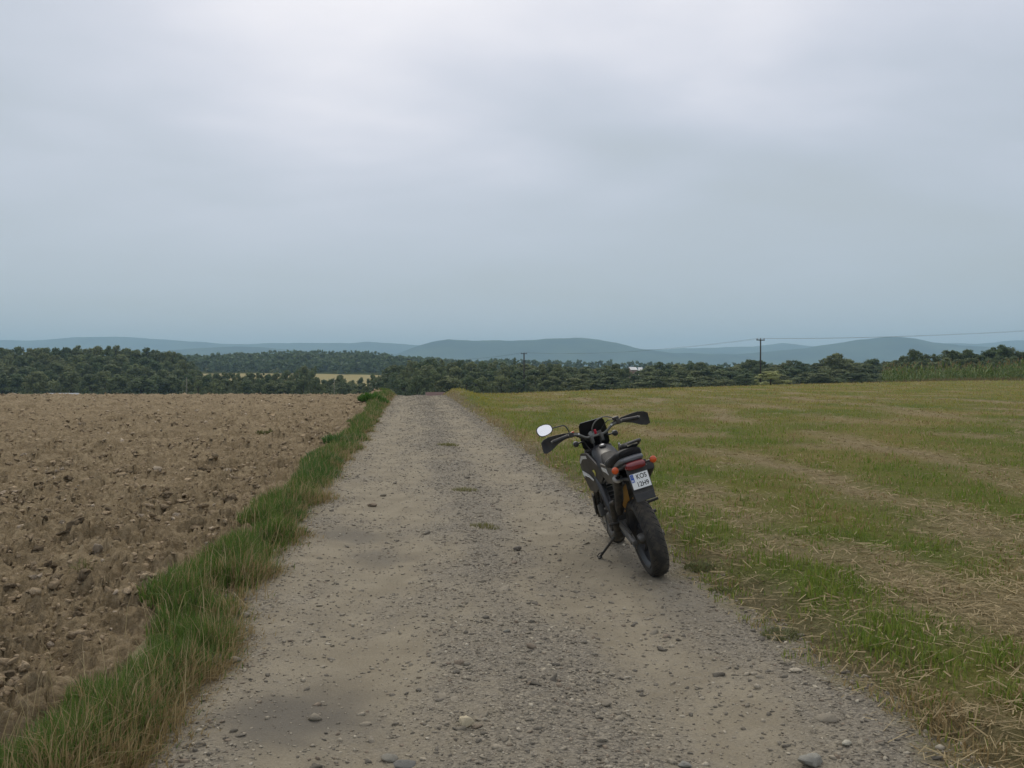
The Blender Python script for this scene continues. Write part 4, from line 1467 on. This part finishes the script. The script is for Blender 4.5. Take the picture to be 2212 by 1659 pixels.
# ---- wheels
def wheel(name, c, rad, wid, xf=None, disc_side=1, disc_r=.11):
    def rim(bm):
        rr = rad - .095
        lathe_y(bm, c, [(rr + .004, -wid * .42), (rr + .012, -wid * .44), (rr + .012, -wid * .36), (rr - .012, -wid * .2), (rr - .012, wid * .2), (rr + .012, wid * .36), (rr + .012, wid * .44), (rr + .004, wid * .42), (rr - .022, wid * .22), (rr - .022, -wid * .22)])
        for i in range(6):
            a = 2 * math.pi * i / 6 + .3
            p0 = Vector((c[0] + .03 * math.cos(a), 0, c[2] + .03 * math.sin(a)))
            p1 = Vector((c[0] + (rr - .014) * math.cos(a), 0, c[2] + (rr - .014) * math.sin(a)))
            add_tube(bm, [p0, (p0 + p1) / 2, p1], [.02, .013, .016], 6)
    w_ = part(name, rim, M_FRAME, xf=xf)
    def tyre(bm):
        h = wid / 2
        pr = [(rad - .088, -h * .78), (rad - .062, -h * .96), (rad - .040, -h), (rad - .022, -h * .88), (rad - .009, -h * .6), (rad - .002, -h * .3), (rad, -h * .05), (rad, h * .05), (rad - .002, h * .3), (rad - .009, h * .6), (rad - .022, h * .88), (rad - .040, h), (rad - .062, h * .96), (rad - .088, h * .78), (rad - .095, h * .5), (rad - .095, -h * .5)]
        lathe_y(bm, c, pr, 64)
    part('tyre', tyre, M_TYRE, w_, xf=xf)
    def tread(bm):
        h = wid / 2
        for i in range(34):
            for s in (-1, 1):
                a = 2 * math.pi * (i + (.5 if s > 0 else 0)) / 34
                ca, sa_ = math.cos(a), math.sin(a)
                pts = []
                for u, da in ((.16, 0), (.5, .055), (.84, .14)):
                    rr = rad - .0028 - .019 * max(0, u - .25) ** 1.25 / .75
                    pts.append((c[0] + rr * math.cos(a + da), s * h * u, c[2] + rr * math.sin(a + da)))
                add_tube(bm, pts, .0028, 4)
    part('tread_groove', tread, plain('groove', (.012, .012, .012), .9), w_, xf=xf)
    part('hub', lambda bm: lathe_y(bm, c, [(.032, -.075), (.045, -.05), (.038, 0), (.045, .05), (.032, .075)], 20, False), M_ALLOY, w_, xf=xf)
    def disc(bm):
        y0 = disc_side * .082
        k = 72
        r0, r1 = disc_r * .70, disc_r
        lathe_y(bm, (c[0], y0, c[2]), [(r0, -.002), (r1, -.002), (r1, .002), (r0, .002)], k)
        for i in range(5):
            a = 2 * math.pi * i / 5
            add_tube(bm, [(c[0] + .035 * math.cos(a), y0 * .8, c[2] + .035 * math.sin(a)), (c[0] + (r0 + .005) * math.cos(a), y0, c[2] + (r0 + .005) * math.sin(a))], [.012, .008], 6)
    d_ = part('brake_disc', disc, M_STEEL, w_, xf=xf)
    def holes(bm):
        y0 = disc_side * .082
        n = 26
        for ring, f in ((0, .76), (1, .85), (2, .94)):
            for i in range(n):
                a = 2 * math.pi * (i + ring * .5) / n
                lathe_y(bm, (c[0] + disc_r * f * math.cos(a), y0, c[2] + disc_r * f * math.sin(a)), [(.0052, -.0028), (.0052, .0028)], 8, False)
    part('vent_holes', holes, M_INK, w_, xf=xf)
    return w_
RA, FA = (0, 0, .312), (WB, 0, .300)
wheel('rear_wheel', RA, .312, .140, None, -1, .11)
wheel('front_wheel', FA, .300, .112, STEER, 1, .155)

# ---- frame, swingarm, engine
def frame(bm):
    for s in (-1, 1):
        add_tube(bm, [(.88, s * .03, .86), (.74, s * .115, .76), (.56, s * .125, .58), (.45, s * .11, .38)], [.03, .032, .032, .03], 10)
        add_tube(bm, [(.86, s * .03, .80), (.84, s * .07, .55), (.78, s * .09, .28), (.50, s * .09, .25), (.44, s * .10, .36)], .016, 8)
        add_tube(bm, [(.60, s * .10, .70), (.30, s * .09, .80), (-.10, s * .075, .82), (-.30, s * .06, .84)], .013, 8)
        add_tube(bm, [(.46, s * .10, .42), (.20, s * .09, .66), (-.12, s * .075, .80)], .012, 8)
    add_tube(bm, [HEAD + AXIS * .06, HEAD - AXIS * .14], .034, 12)
part('frame', frame, M_FRAME)
def swing(bm):
    for s in (-1, 1):
        add_tube(bm, [(.45, s * .085, .37), (.30, s * .095, .365), (.0, s * .112, .314), (-.055, s * .112, .308)], [.030, .032, .024, .020], 8)
    add_tube(bm, [(.40, -.09, .37), (.40, .09, .37)], .028, 10)
    for s in (-1, 1):
        lathe_y(bm, (0, s * .125, .312), [(.018, -.012), (.018, .012)], 10, False)
part('swingarm', swing, M_ALLOY)
def chain(bm):
    for z0, z1 in ((.392, .368), (.312, .256)):
        add_tube(bm, [(.46, .108, z0 - (.02 if z0 > .35 else -.02)), (0, .108, z1 if z0 < .35 else .368)], .008, 5)
part('chain', chain, M_DARKMETAL)
part('sprocket', lambda bm: lathe_y(bm, (0, .108, .312), [(.050, -.003), (.060, -.003), (.060, .003), (.050, .003)], 36), M_ALLOY)
part('chain_guard', lambda bm: slab(bm, [(.34, .435), (.05, .405), (-.02, .385), (-.02, .373), (.05, .385), (.34, .41)], lambda x, z: .125, .012), M_MATT, smooth=False)
def engine(bm):
    add_box(bm, (.60, 0, .345), (.36, .20, .20))
    add_box(bm, (.72, 0, .52), (.15, .16, .22), Euler((0, R(14), 0)))
part('engine', engine, M_ENGINE, bevel=.02)
def cover(bm):
    lathe_y(bm, (.66, .10, .35), [(.085, -.01), (.085, .025), (.075, .04), (.03, .045)], 26, False)
part('flywheel_cover', cover, M_ENGINE)
def fins(bm):
    for i in range(5):
        add_box(bm, (.725 - i * .004, 0, .45 + i * .035), (.19, .20, .008), Euler((0, R(14), 0)))
part('cooling_fins', fins, M_ALLOY, smooth=False)
part('gearbox_cover', lambda bm: lathe_y(bm, (.50, .10, .36), [(.055, -.01), (.055, .022), (.045, .032)], 22, False), M_ALLOY)
def header(bm):
    add_tube(bm, [(.80, -.02, .52), (.93, .0, .46), (.92, .06, .33), (.78, .10, .24), (.60, .115, .235), (.45, .12, .30), (.36, .135, .45), (.30, .14, .58), (.24, .12, .60)], [.022, .028, .038, .05, .05, .04, .028, .022, .018], 14)
part('exhaust_pipe', header, M_ENGINE)
def silencer(bm):
    add_tube(bm, [(.22, .11, .50), (.19, .11, .54), (-.03, .105, .80), (-.05, .105, .825)], [.022, .034, .036, .032], 20)
sil = part('silencer', silencer, M_ENGINE)
def ring_end(bm):
    d = Vector((-.20, 0, .25)).normalized()
    c = Vector((-.05, .105, .825))
    add_tube(bm, [c - d * .004, c, c + d * .012], [.041, .042, .036], 20)
part('end_cap', ring_end, M_STEEL, sil)
part('outlet', lambda bm: add_tube(bm, [(-.0575, .105, .8344), (-.0615, .105, .8394)], [.018, .018], 14), plain('soot', (.01, .008, .008), .9), sil)
part('airbox', lambda bm: loft(bm, [(.46, 0, .62, .06, .10), (.36, 0, .66, .085, .12), (.22, 0, .70, .085, .10), (.10, 0, .74, .07, .05)]), M_MATT)
# rear shock with its ochre spring
A, B = Vector((.36, .0, .44)), Vector((.235, .0, .80))
part('shock_absorber', lambda bm: add_tube(bm, [A, A.lerp(B, .45), A.lerp(B, .46), B], [.018, .018, .026, .026], 12), M_ALLOY)
def spring(bm):
    d = (B - A).normalized(); u = Vector((0, 1, 0)); v = d.cross(u)
    pts = []
    for i in range(7 * 14 + 1):
        t = i / (7 * 14)
        a = 2 * math.pi * i / 14
        pts.append(A.lerp(B, .10 + .76 * t) + (u * math.cos(a) + v * math.sin(a)) * .040)
    add_tube(bm, pts, .0095, 6)
part('shock_spring', spring, M_SPRING)
def reservoir(bm):
    add_box(bm, (.10, .060, .655), (.02, .062, .18), Euler((0, R(-12), 0)))
part('splash_guard', reservoir, M_SPRING, bevel=.006)

# ---- bodywork
tank = part('tank_cover', lambda bm: loft(bm, [(.90, 0, .935, .045, .030), (.86, 0, .918, .086, .068), (.76, 0, .880, .116, .105), (.62, 0, .840, .122, .112), (.46, 0, .80, .118, .095), (.30, 0, .785, .10, .065)], 28, 2.2), M_GLOSS)
part('filler_cap', lambda bm: add_tube(bm, [(.735, .0, .970), (.728, .0, .991), (.727, .0, .995)], [.030, .030, .022], 18), M_BLACK, tank)
part('cap_lock', lambda bm: add_tube(bm, [(.7268, 0, .9955), (.7262, 0, .998)], [.015, .014], 14), plain('cap_white', (.7, .7, .69), .3), tank)
seat = part('seat', lambda bm: loft(bm, [(.62, 0, .930, .04, .012), (.58, 0, .922, .066, .026), (.48, 0, .902, .088, .036), (.32, 0, .888, .108, .046), (.14, 0, .912, .122, .052), (-.04, 0, .962, .124, .056), (-.15, 0, .998, .108, .050), (-.22, 0, 1.018, .085, .034), (-.235, 0, 1.022, .05, .014)], 28, 2.8), M_SEAT)
part('seat_strap', lambda bm: loft(bm, [(.19, 0, .9045, .121, .0555), (.205, 0, .903, .121, .056), (.22, 0, .901, .121, .056), (.235, 0, .899, .119, .0545)], 28, 2.8), M_MATT, seat)
TM = Matrix.Translation((.07, 0, .088))
def grab(bm):
    add_tube(bm, [(-.06, -.115, .93), (-.14, -.125, .965), (-.27, -.105, 1.00), (-.30, -.06, 1.005), (-.30, .0, 1.0)], [.010, .012, .012, .012, .010], 8)
part('grab_handle', grab, M_BLACK, xf=TM)
pad = part('seat_hump', lambda bm: loft(bm, [(.0, -.045, .945, .05, .02), (-.06, -.045, .962, .062, .028), (-.17, -.045, .982, .06, .028), (-.24, -.045, .985, .045, .018)], 20, 2.6), M_SEAT, xf=Matrix.Translation((.06, 0, .075)))
part('pale_piping', lambda bm: add_tube(bm, [(-.245, -.085, .992), (-.252, -.045, .998), (-.245, -.005, .99)], .0055, 6), plain('piping', (.35, .32, .24), .6), pad, xf=Matrix.Translation((.06, 0, .075)))
tail = part('tail_fairing', lambda bm: loft(bm, [(.16, 0, .79, .092, .030), (.0, 0, .815, .108, .036), (-.16, 0, .852, .106, .036), (-.28, 0, .882, .094, .030), (-.355, 0, .893, .080, .018), (-.365, 0, .894, .06, .008)], 24, 3.2), M_GREY, xf=TM)
def side_panel(bm):
    slab(bm, [(.42, .82), (.10, .83), (-.16, .835), (-.20, .815), (-.02, .745), (.16, .68), (.34, .66), (.46, .72)], lambda x, z: .118 - .10 * max(0, .76 - z), .014)
SM = Matrix.Translation((.03, 0, .07))
sp_l = part('side_panel', side_panel, M_BLACK, smooth=False, xf=SM)
part('side_panel', lambda bm: slab(bm, [(.42, .82), (.10, .83), (-.16, .835), (-.20, .815), (-.02, .745), (.16, .68), (.34, .66), (.46, .72)], lambda x, z: -.118 + .10 * max(0, .76 - z), -.014), M_BLACK, smooth=False, xf=SM)
part('white_stripe', lambda bm: slab(bm, [(.40, .792), (.22, .80), (.17, .755), (.245, .765), (.36, .765)], lambda x, z: .1205, .004), M_WHITE_D, sp_l, smooth=False, xf=SM)
for s in (1, -1):
    yf = (lambda s: (lambda x, z: s * (.105 + .085 * max(0, min(1, (x - .50) / .40)) - .12 * max(0, .70 - z))))(s)
    poly = [(.985, .775), (.955, .825), (.86, .895), (.74, .90), (.57, .80), (.52, .71), (.58, .66), (.70, .60), (.80, .545), (.93, .555), (.98, .68)]
    HM = Matrix.Translation((0, 0, .055))
    shr = part('radiator_shroud', lambda bm: slab(bm, poly, yf, s * .018), M_BLACK, smooth=False, bevel=.004, xf=HM)
    yd = (lambda f, s: (lambda x, z: f(x, z) + s * .0035))(yf, s)
    part('white_decal', lambda bm: slab(bm, [(.945, .800), (.935, .825), (.86, .878), (.76, .882), (.75, .858), (.85, .850)], yd, s * .004), M_WHITE_D, shr, smooth=False, xf=HM)
    part('white_decal', lambda bm: slab(bm, [(.955, .70), (.95, .735), (.80, .715), (.735, .67), (.755, .655), (.80, .685), (.90, .70), (.915, .675)], yd, s * .004), M_WHITE_D, shr, smooth=False, xf=HM)
    part('yellow_mark', lambda bm: slab(bm, [(.70, .755), (.665, .765), (.65, .735), (.665, .705), (.672, .735)], yd, s * .004), M_YEL, shr, smooth=False, xf=HM)
    part('radiator', lambda bm: add_box(bm, (.93, s * .085, .72), (.035, .09, .20), Euler((0, R(-20), 0))), M_ENGINE, smooth=False, bevel=.006)
TM = Matrix.Translation((.07, 0, .088))
# rear mudguard, light, number plate
def guard(bm):
    add_box(bm, (-.375, 0, .745), (.016, .158, .25), Euler((0, R(12), 0)))
    add_box(bm, (-.30, 0, .845), (.16, .17, .02), Euler((0, R(12), 0)))
mud = part('rear_mudguard', guard, M_MATT, smooth=False, bevel=.006, xf=TM)
part('mud_flap', lambda bm: add_box(bm, (-.408, 0, .612), (.010, .150, .06), Euler((0, R(12), 0))), M_BLACK, mud, smooth=False, bevel=.003, xf=TM)
def tlight(bm):
    loft(bm, [(-.335, 0, .848, .080, .028), (-.372, 0, .846, .080, .030), (-.392, 0, .842, .070, .024), (-.398, 0, .841, .05, .014)], 24, 3.5)
part('tail_light', tlight, M_RED, xf=TM)
PR = Euler((0, R(12), 0)).to_matrix().to_4x4()
PL = TM @ Matrix.Translation((-.398, 0, .732)) @ PR @ Matrix.Diagonal((1, .843, .826, 1))
def plate_bm(bm):
    add_box(bm, (0, 0, 0), (.003, .166, .138))
plate = part('number_plate', plate_bm, M_PLATE, smooth=False, bevel=.001, xf=PL)
part('plate_frame', lambda bm: add_box(bm, (.0045, 0, -.002), (.005, .176, .148)), M_BLACK, plate, smooth=False, xf=PL)
part('blue_band', lambda bm: add_box(bm, (-.0021, .066, .030), (.0012, .030, .072)), M_BLUE, plate, smooth=False, xf=PL)

def text_part(name, body, size, pos, mat, parent, xf, bold=.0):
    """printed characters as thin mesh; text plane faces -X"""
    cu = bpy.data.curves.new('lettering', 'FONT')
    cu.body = body; cu.size = size; cu.align_x = 'CENTER'; cu.align_y = 'CENTER'
    cu.offset = bold; cu.extrude = .0004; cu.space_character = 1.05
    to = bpy.data.objects.new('lettering', cu)
    COL.objects.link(to)
    dg = bpy.context.evaluated_depsgraph_get()
    me = bpy.data.meshes.new_from_object(to.evaluated_get(dg))
    bpy.data.objects.remove(to)
    # glyph x runs to the right of a viewer behind the bike (-Y), glyph y up, normal to -X
    M = Matrix(((0, 0, -1, pos[0]), (-1, 0, 0, pos[1]), (0, 1, 0, pos[2]), (0, 0, 0, 1)))
    me.transform(xf @ M @ Matrix.Diagonal((.86, 1.06, 1, 1)))
    me.materials.clear(); me.materials.append(mat)
    me.name = name
    return obj(name, me, parent)
text_part('registration_letters', 'KOS', .056, (-.0022, -.018, .034), M_INK, plate, PL, .0010)
text_part('registration_digits', '12H9', .056, (-.0022, -.012, -.034), M_INK, plate, PL, .0010)
text_part('country_code', 'PL', .026, (-.0031, .066, .007), M_PLATE, plate, PL, .0007)
def stars(bm):
    for i in range(12):
        a = 2 * math.pi * i / 12
        add_box(bm, (-.0030, .066 + .0085 * math.cos(a), .044 + .0085 * math.sin(a)), (.0006, .0022, .0022), Euler((R(45), 0, 0)))
part('star_ring', stars, M_YEL, plate, smooth=False, xf=PL)

for s in (1, -1):
    st = part('rear_indicator', lambda bm: add_tube(bm, [(-.315, s * .07, .835), (-.325, s * .125, .838)], [.010, .009], 8), M_BLACK, xf=TM)
    part('housing', lambda bm: add_tube(bm, [(-.285, s * .150, .84), (-.30, s * .150, .84), (-.33, s * .150, .84)], [.014, .022, .026], 18), M_BLACK, st, xf=TM)
    part('amber_lens', lambda bm: disc_x(bm, (-.332, s * .150, .84), .027, .004, 20, .012), M_ORANGE, st, xf=TM)
part('foot_peg', lambda bm: add_tube(bm, [(.36, -.12, .40), (.35, -.21, .405)], .014, 8), M_MATT)
part('foot_peg', lambda bm: add_tube(bm, [(.36, .12, .40), (.35, .20, .405)], .014, 8), M_MATT)
part('passenger_peg', lambda bm: add_tube(bm, [(.30, -.12, .50), (.27, -.235, .515)], [.012, .013], 8), M_MATT)
part('kick_lever', lambda bm: add_tube(bm, [(.52, -.11, .38), (.50, -.15, .42), (.34, -.16, .62), (.30, -.17, .63)], .009, 7), M_STEEL)

# side stand: pivots under the frame, foot on the ground
g = on_ground(1296, 1200); gz = float(track_z(np.array([g.x]), np.array([g.y]))[0])
foot = BI @ Vector((g.x, g.y, gz + .012))
piv = Vector((.47, .115, .30))
stand = part('side_stand', lambda bm: add_tube(bm, [piv, piv.lerp(foot, .5), foot], [.015, .011, .010], 8), M_BLACK)
def sfoot(bm):
    d = (foot - piv).normalized()
    l_ = Vector((0, 1, 0)); l_ = (l_ - d * l_.dot(d)).normalized()
    add_tube(bm, [foot, foot + l_ * .035 - d * .012, foot + l_ * .034 - d * .05, foot - d * .07], .0045, 6)
part('stand_loop', sfoot, M_BLACK, stand)
part('stand_foot', lambda bm: add_box(bm, foot, (.05, .035, .012)), M_BLACK, stand, smooth=False, bevel=.003)

# ---- front end (turned with the steering)
def along(t, y=0.0, off=.055):
    """point on the fork line, t up from the axle"""
    n_ = Vector((math.cos(RAKE), 0, math.sin(RAKE)))
    return Vector((FA[0], y, FA[2])) + AXIS * t
def forks(bm):
    for s in (-1, 1):
        add_tube(bm, [along(-.02, s * .092), along(.26, s * .092), along(.27, s * .092), along(.72, s * .092)], [.027, .026, .021, .023], 12)
fork = part('fork', forks, M_ENGINE, xf=STEER)
def clamps(bm):
    for t in (.50, .69):
        add_box(bm, along(t), (.075, .25, .035), Euler((0, -RAKE, 0)))
part('triple_clamp', clamps, M_DARKMETAL, fork, bevel=.006, xf=STEER)
part('fork_guard', lambda bm: [add_box(bm, along(.13, s * .128), (.05, .012, .22), Euler((0, -RAKE, 0))) for s in (-1, 1)], M_MATT, fork, bevel=.004, xf=STEER)
part('brake_caliper', lambda bm: add_box(bm, (FA[0] - .125, .092, FA[2] + .06), (.055, .05, .11), Euler((0, R(15), 0))), M_ALLOY, fork, bevel=.01, xf=STEER)
part('front_mudguard', lambda bm: loft(bm, [(1.52, 0, .67, .03, .008), (1.38, 0, .685, .07, .012), (1.18, 0, .675, .085, .014), (.98, 0, .65, .07, .012), (.90, 0, .61, .05, .010)], 16, 2.4), M_BLACK, xf=STEER)
def mask(bm):
    # headlight mask: a raked shell whose dark back faces the rider
    f = [(1.025, .125, .925), (1.015, .128, 1.00), (.994, .118, 1.120), (.985, .100, 1.148), (.985, -.100, 1.148), (.994, -.118, 1.120), (1.015, -.128, 1.00), (1.025, -.125, .925), (1.04, -.07, .84), (1.04, .07, .84)]
    a = [bm.verts.new(v) for v in f]
    b = [bm.verts.new((v[0] + .012 + .05 * max(0, 1 - abs(v[1]) / .13), v[1] * .97, v[2])) for v in f]
    bm.faces.new(a); bm.faces.new(b[::-1])
    for i in range(len(f)):
        bm.faces.new((a[i], a[(i + 1) % len(f)], b[(i + 1) % len(f)], b[i]))
msk = part('headlight_mask', mask, plain('mask_black', (.009, .009, .010), .28), xf=STEER @ UP, smooth=False)
part('headlight', lambda bm: loft(bm, [(1.04, 0, .93, .08, .06), (1.09, 0, .93, .085, .065), (1.12, 0, .93, .06, .045)], 20, 2.4), plain('lamp_glass', (.5, .5, .5), .08), msk, xf=STEER @ UP)
dash = part('instrument_panel', lambda bm: add_box(bm, (.965, .0, 1.012), (.055, .125, .055), Euler((0, R(35), 0))), M_MATT, bevel=.008, xf=STEER @ UP)
part('dial', lambda bm: add_tube(bm, [(.945, .03, 1.036), (.940, .03, 1.041)], [.028, .027], 18), plain('dial_glass', (.10, .11, .105), .1), dash, xf=STEER @ UP)
part('key', lambda bm: add_box(bm, (.905, .0, 1.052), (.016, .022, .042)), M_REDA, bevel=.004, xf=STEER @ UP)
part('bar_clamp', lambda bm: [add_box(bm, (.905, s * .045, .995), (.045, .03, .07)) for s in (-1, 1)], M_ALLOY, bevel=.006, xf=STEER @ UP)
hb = [(.845, .405, 1.075), (.868, .25, 1.082), (.888, .16, 1.07), (.905, .085, 1.022), (.905, 0, 1.018), (.905, -.085, 1.022), (.888, -.16, 1.07), (.868, -.25, 1.082), (.845, -.405, 1.075)]
def smoothpts(P, n=5):
    P = [Vector(p_) for p_ in P]; out = []
    for i in range(len(P) - 1):
        p0, p1, p2, p3 = P[max(i - 1, 0)], P[i], P[i + 1], P[min(i + 2, len(P) - 1)]
        for j in range(n):
            t = j / n
            out.append(.5 * ((2 * p1) + (p2 - p0) * t + (2 * p0 - 5 * p1 + 4 * p2 - p3) * t * t + (3 * p1 - p0 - 3 * p2 + p3) * t ** 3))
    return out + [P[-1]]
bar = part('handlebar', lambda bm: add_tube(bm, smoothpts(hb), .0115, 10), M_CABLE, xf=STEER @ UP)
for s in (1, -1):
    part('grip', lambda bm: add_tube(bm, [(.8655, s * .248, 1.0852), (.862, s * .27, 1.084), (.846, s * .378, 1.0755), (.8445, s * .39, 1.0745)], [.018, .0165, .0165, .019], 10), M_MATT, bar, xf=STEER @ UP)
    part('lever', lambda bm: add_tube(bm, [(.88, s * .21, 1.088), (.915, s * .25, 1.085), (.90, s * .37, 1.072)], [.008, .008, .006], 7), M_ALLOY, bar, xf=STEER @ UP)
    part('switch_block', lambda bm: add_box(bm, (.868, s * .215, 1.088), (.045, .04, .045)), M_MATT, bar, bevel=.008, xf=STEER @ UP)
    def hguard(bm):
        ctr = [(.893, .145, 1.07, .015), (.915, .20, 1.082, .020), (.928, .27, 1.084, .026), (.930, .34, 1.075, .040), (.924, .41, 1.058, .060), (.908, .458, 1.046, .062), (.890, .488, 1.042, .046)]
        inn, out = [], []
        for x_, y_, z_, hh in ctr:
            for lst, dx in ((inn, -.006), (out, .006)):
                lst.append([bm.verts.new((x_ + dx - .10 * (v_ ** 2) * hh, s * y_, z_ + hh * v_)) for v_ in (-1, -.5, 0, .5, 1)])
        for G in (inn, out):
            for a, b in zip(G, G[1:]):
                for j in range(4):
                    bm.faces.new((a[j], a[j + 1], b[j + 1], b[j]))
        for a, b, c_, d_ in zip(inn, inn[1:], out, out[1:]):
            bm.faces.new((a[0], b[0], d_[0], c_[0])); bm.faces.new((a[-1], b[-1], d_[-1], c_[-1]))
        for i in (0, -1):
            for j in range(4):
                bm.faces.new((inn[i][j], inn[i][j + 1], out[i][j + 1], out[i][j]))
    part('hand_guard', hguard, M_MATT, bar, xf=STEER @ UP)
    part('guard_bolt', lambda bm: add_tube(bm, [(.876, s * .150, 1.075), (.868, s * .150, 1.076)], [.009, .008], 10), M_WHITE_D, bar, xf=STEER @ UP)
    fi = part('front_indicator', lambda bm: add_tube(bm, [(1.00, s * .11, .985), (.99, s * .165, .982)], [.008, .008], 8), M_BLACK, xf=STEER @ UP)
    part('housing', lambda bm: add_tube(bm, [(1.02, s * .182, .98), (.99, s * .182, .98), (.968, s * .182, .98), (.962, s * .182, .98)], [.024, .027, .024, .013], 16), M_BLACK, fi, xf=STEER @ UP)
part('brake_reservoir', lambda bm: add_box(bm, (.885, -.20, 1.118), (.035, .055, .03)), M_BLACK, bar, bevel=.006, xf=STEER @ UP)
part('choke_knob', lambda bm: add_box(bm, (.857, .20, 1.108), (.02, .022, .014)), M_ORANGE, bar, bevel=.003, xf=STEER @ UP)
part('brake_hose', lambda bm: add_tube(bm, smoothpts([(.885, -.19, 1.12), (.91, -.12, 1.155), (.93, -.04, 1.14), (.94, .01, 1.09), (.95, .02, 1.03)]), .0055, 7), M_CABLE, bar, xf=STEER @ UP)
part('clutch_cable', lambda bm: add_tube(bm, smoothpts([(.885, .20, 1.09), (.94, .13, 1.04), (.97, .10, .96), (.93, .07, .88)]), .005, 7), M_BLACK, bar, xf=STEER @ UP)
mst = part('mirror', lambda bm: add_tube(bm, smoothpts([(.872, .225, 1.10), (.87, .235, 1.15), (.868, .255, 1.182), (.865, .30, 1.188), (.862, .365, 1.190)]), .0055, 8), M_BLACK, xf=STEER @ UP)
MC = Vector((.852, .432, 1.192))
MR = Matrix.Translation(MC) @ Euler((R(-6), R(26), R(6))).to_matrix().to_4x4()
def mshape(bm, k, x0, x1, f):
    a, b = [], []
    for j in range(28):
        t = 2 * math.pi * j / 28
        ca, sa_ = math.cos(t), math.sin(t)
        y_ = .074 * f * math.copysign(abs(ca) ** .85, ca)
        z_ = .053 * f * math.copysign(abs(sa_) ** .8, sa_) * (1 + .10 * ca)
        a.append(bm.verts.new((x0, y_, z_))); b.append(bm.verts.new((x1, y_ * k, z_ * k)))
    bm.faces.new(a[::-1]); bm.faces.new(b)
    for j in range(28):
        bm.faces.new((a[j], a[(j + 1) % 28], b[(j + 1) % 28], b[j]))
part('mirror_shell', lambda bm: mshape(bm, .6, 0, .03, 1.0), M_BLACK, mst, xf=STEER @ UP @ MR)
part('mirror_glass', lambda bm: mshape(bm, 1.0, -.003, -.0005, .88), M_MIRROR, mst, xf=STEER @ UP @ MR)

part('right_silencer', lambda bm: add_tube(bm, [(.34, -.13, .60), (.28, -.135, .66), (-.12, -.135, .86), (-.16, -.135, .88)], [.02, .042, .046, .036], 18), M_MATT)
part('throttle_cable', lambda bm: add_tube(bm, smoothpts([(.875, -.20, 1.10), (.95, -.14, 1.11), (.985, -.05, 1.02), (.94, -.03, .93), (.88, -.05, .87)]), .0045, 6), M_BLACK, bar, xf=STEER @ UP)
part('wiring_loom', lambda bm: add_tube(bm, smoothpts([(.875, .19, 1.075), (.92, .09, 1.0), (.93, .04, .95), (.90, .05, .87)]), .006, 6), M_BLACK, bar, xf=STEER @ UP)
part('rear_brake_hose', lambda bm: add_tube(bm, smoothpts([(.40, -.10, .42), (.25, -.12, .43), (.08, -.125, .36), (.06, -.115, .33)]), .005, 6), M_BLACK)
part('tail_bolt', lambda bm: [add_tube(bm, [(-.10, s_ * .125, .90), (-.10, s_ * .131, .90)], .009, 10) for s_ in (1, -1)], M_STEEL)
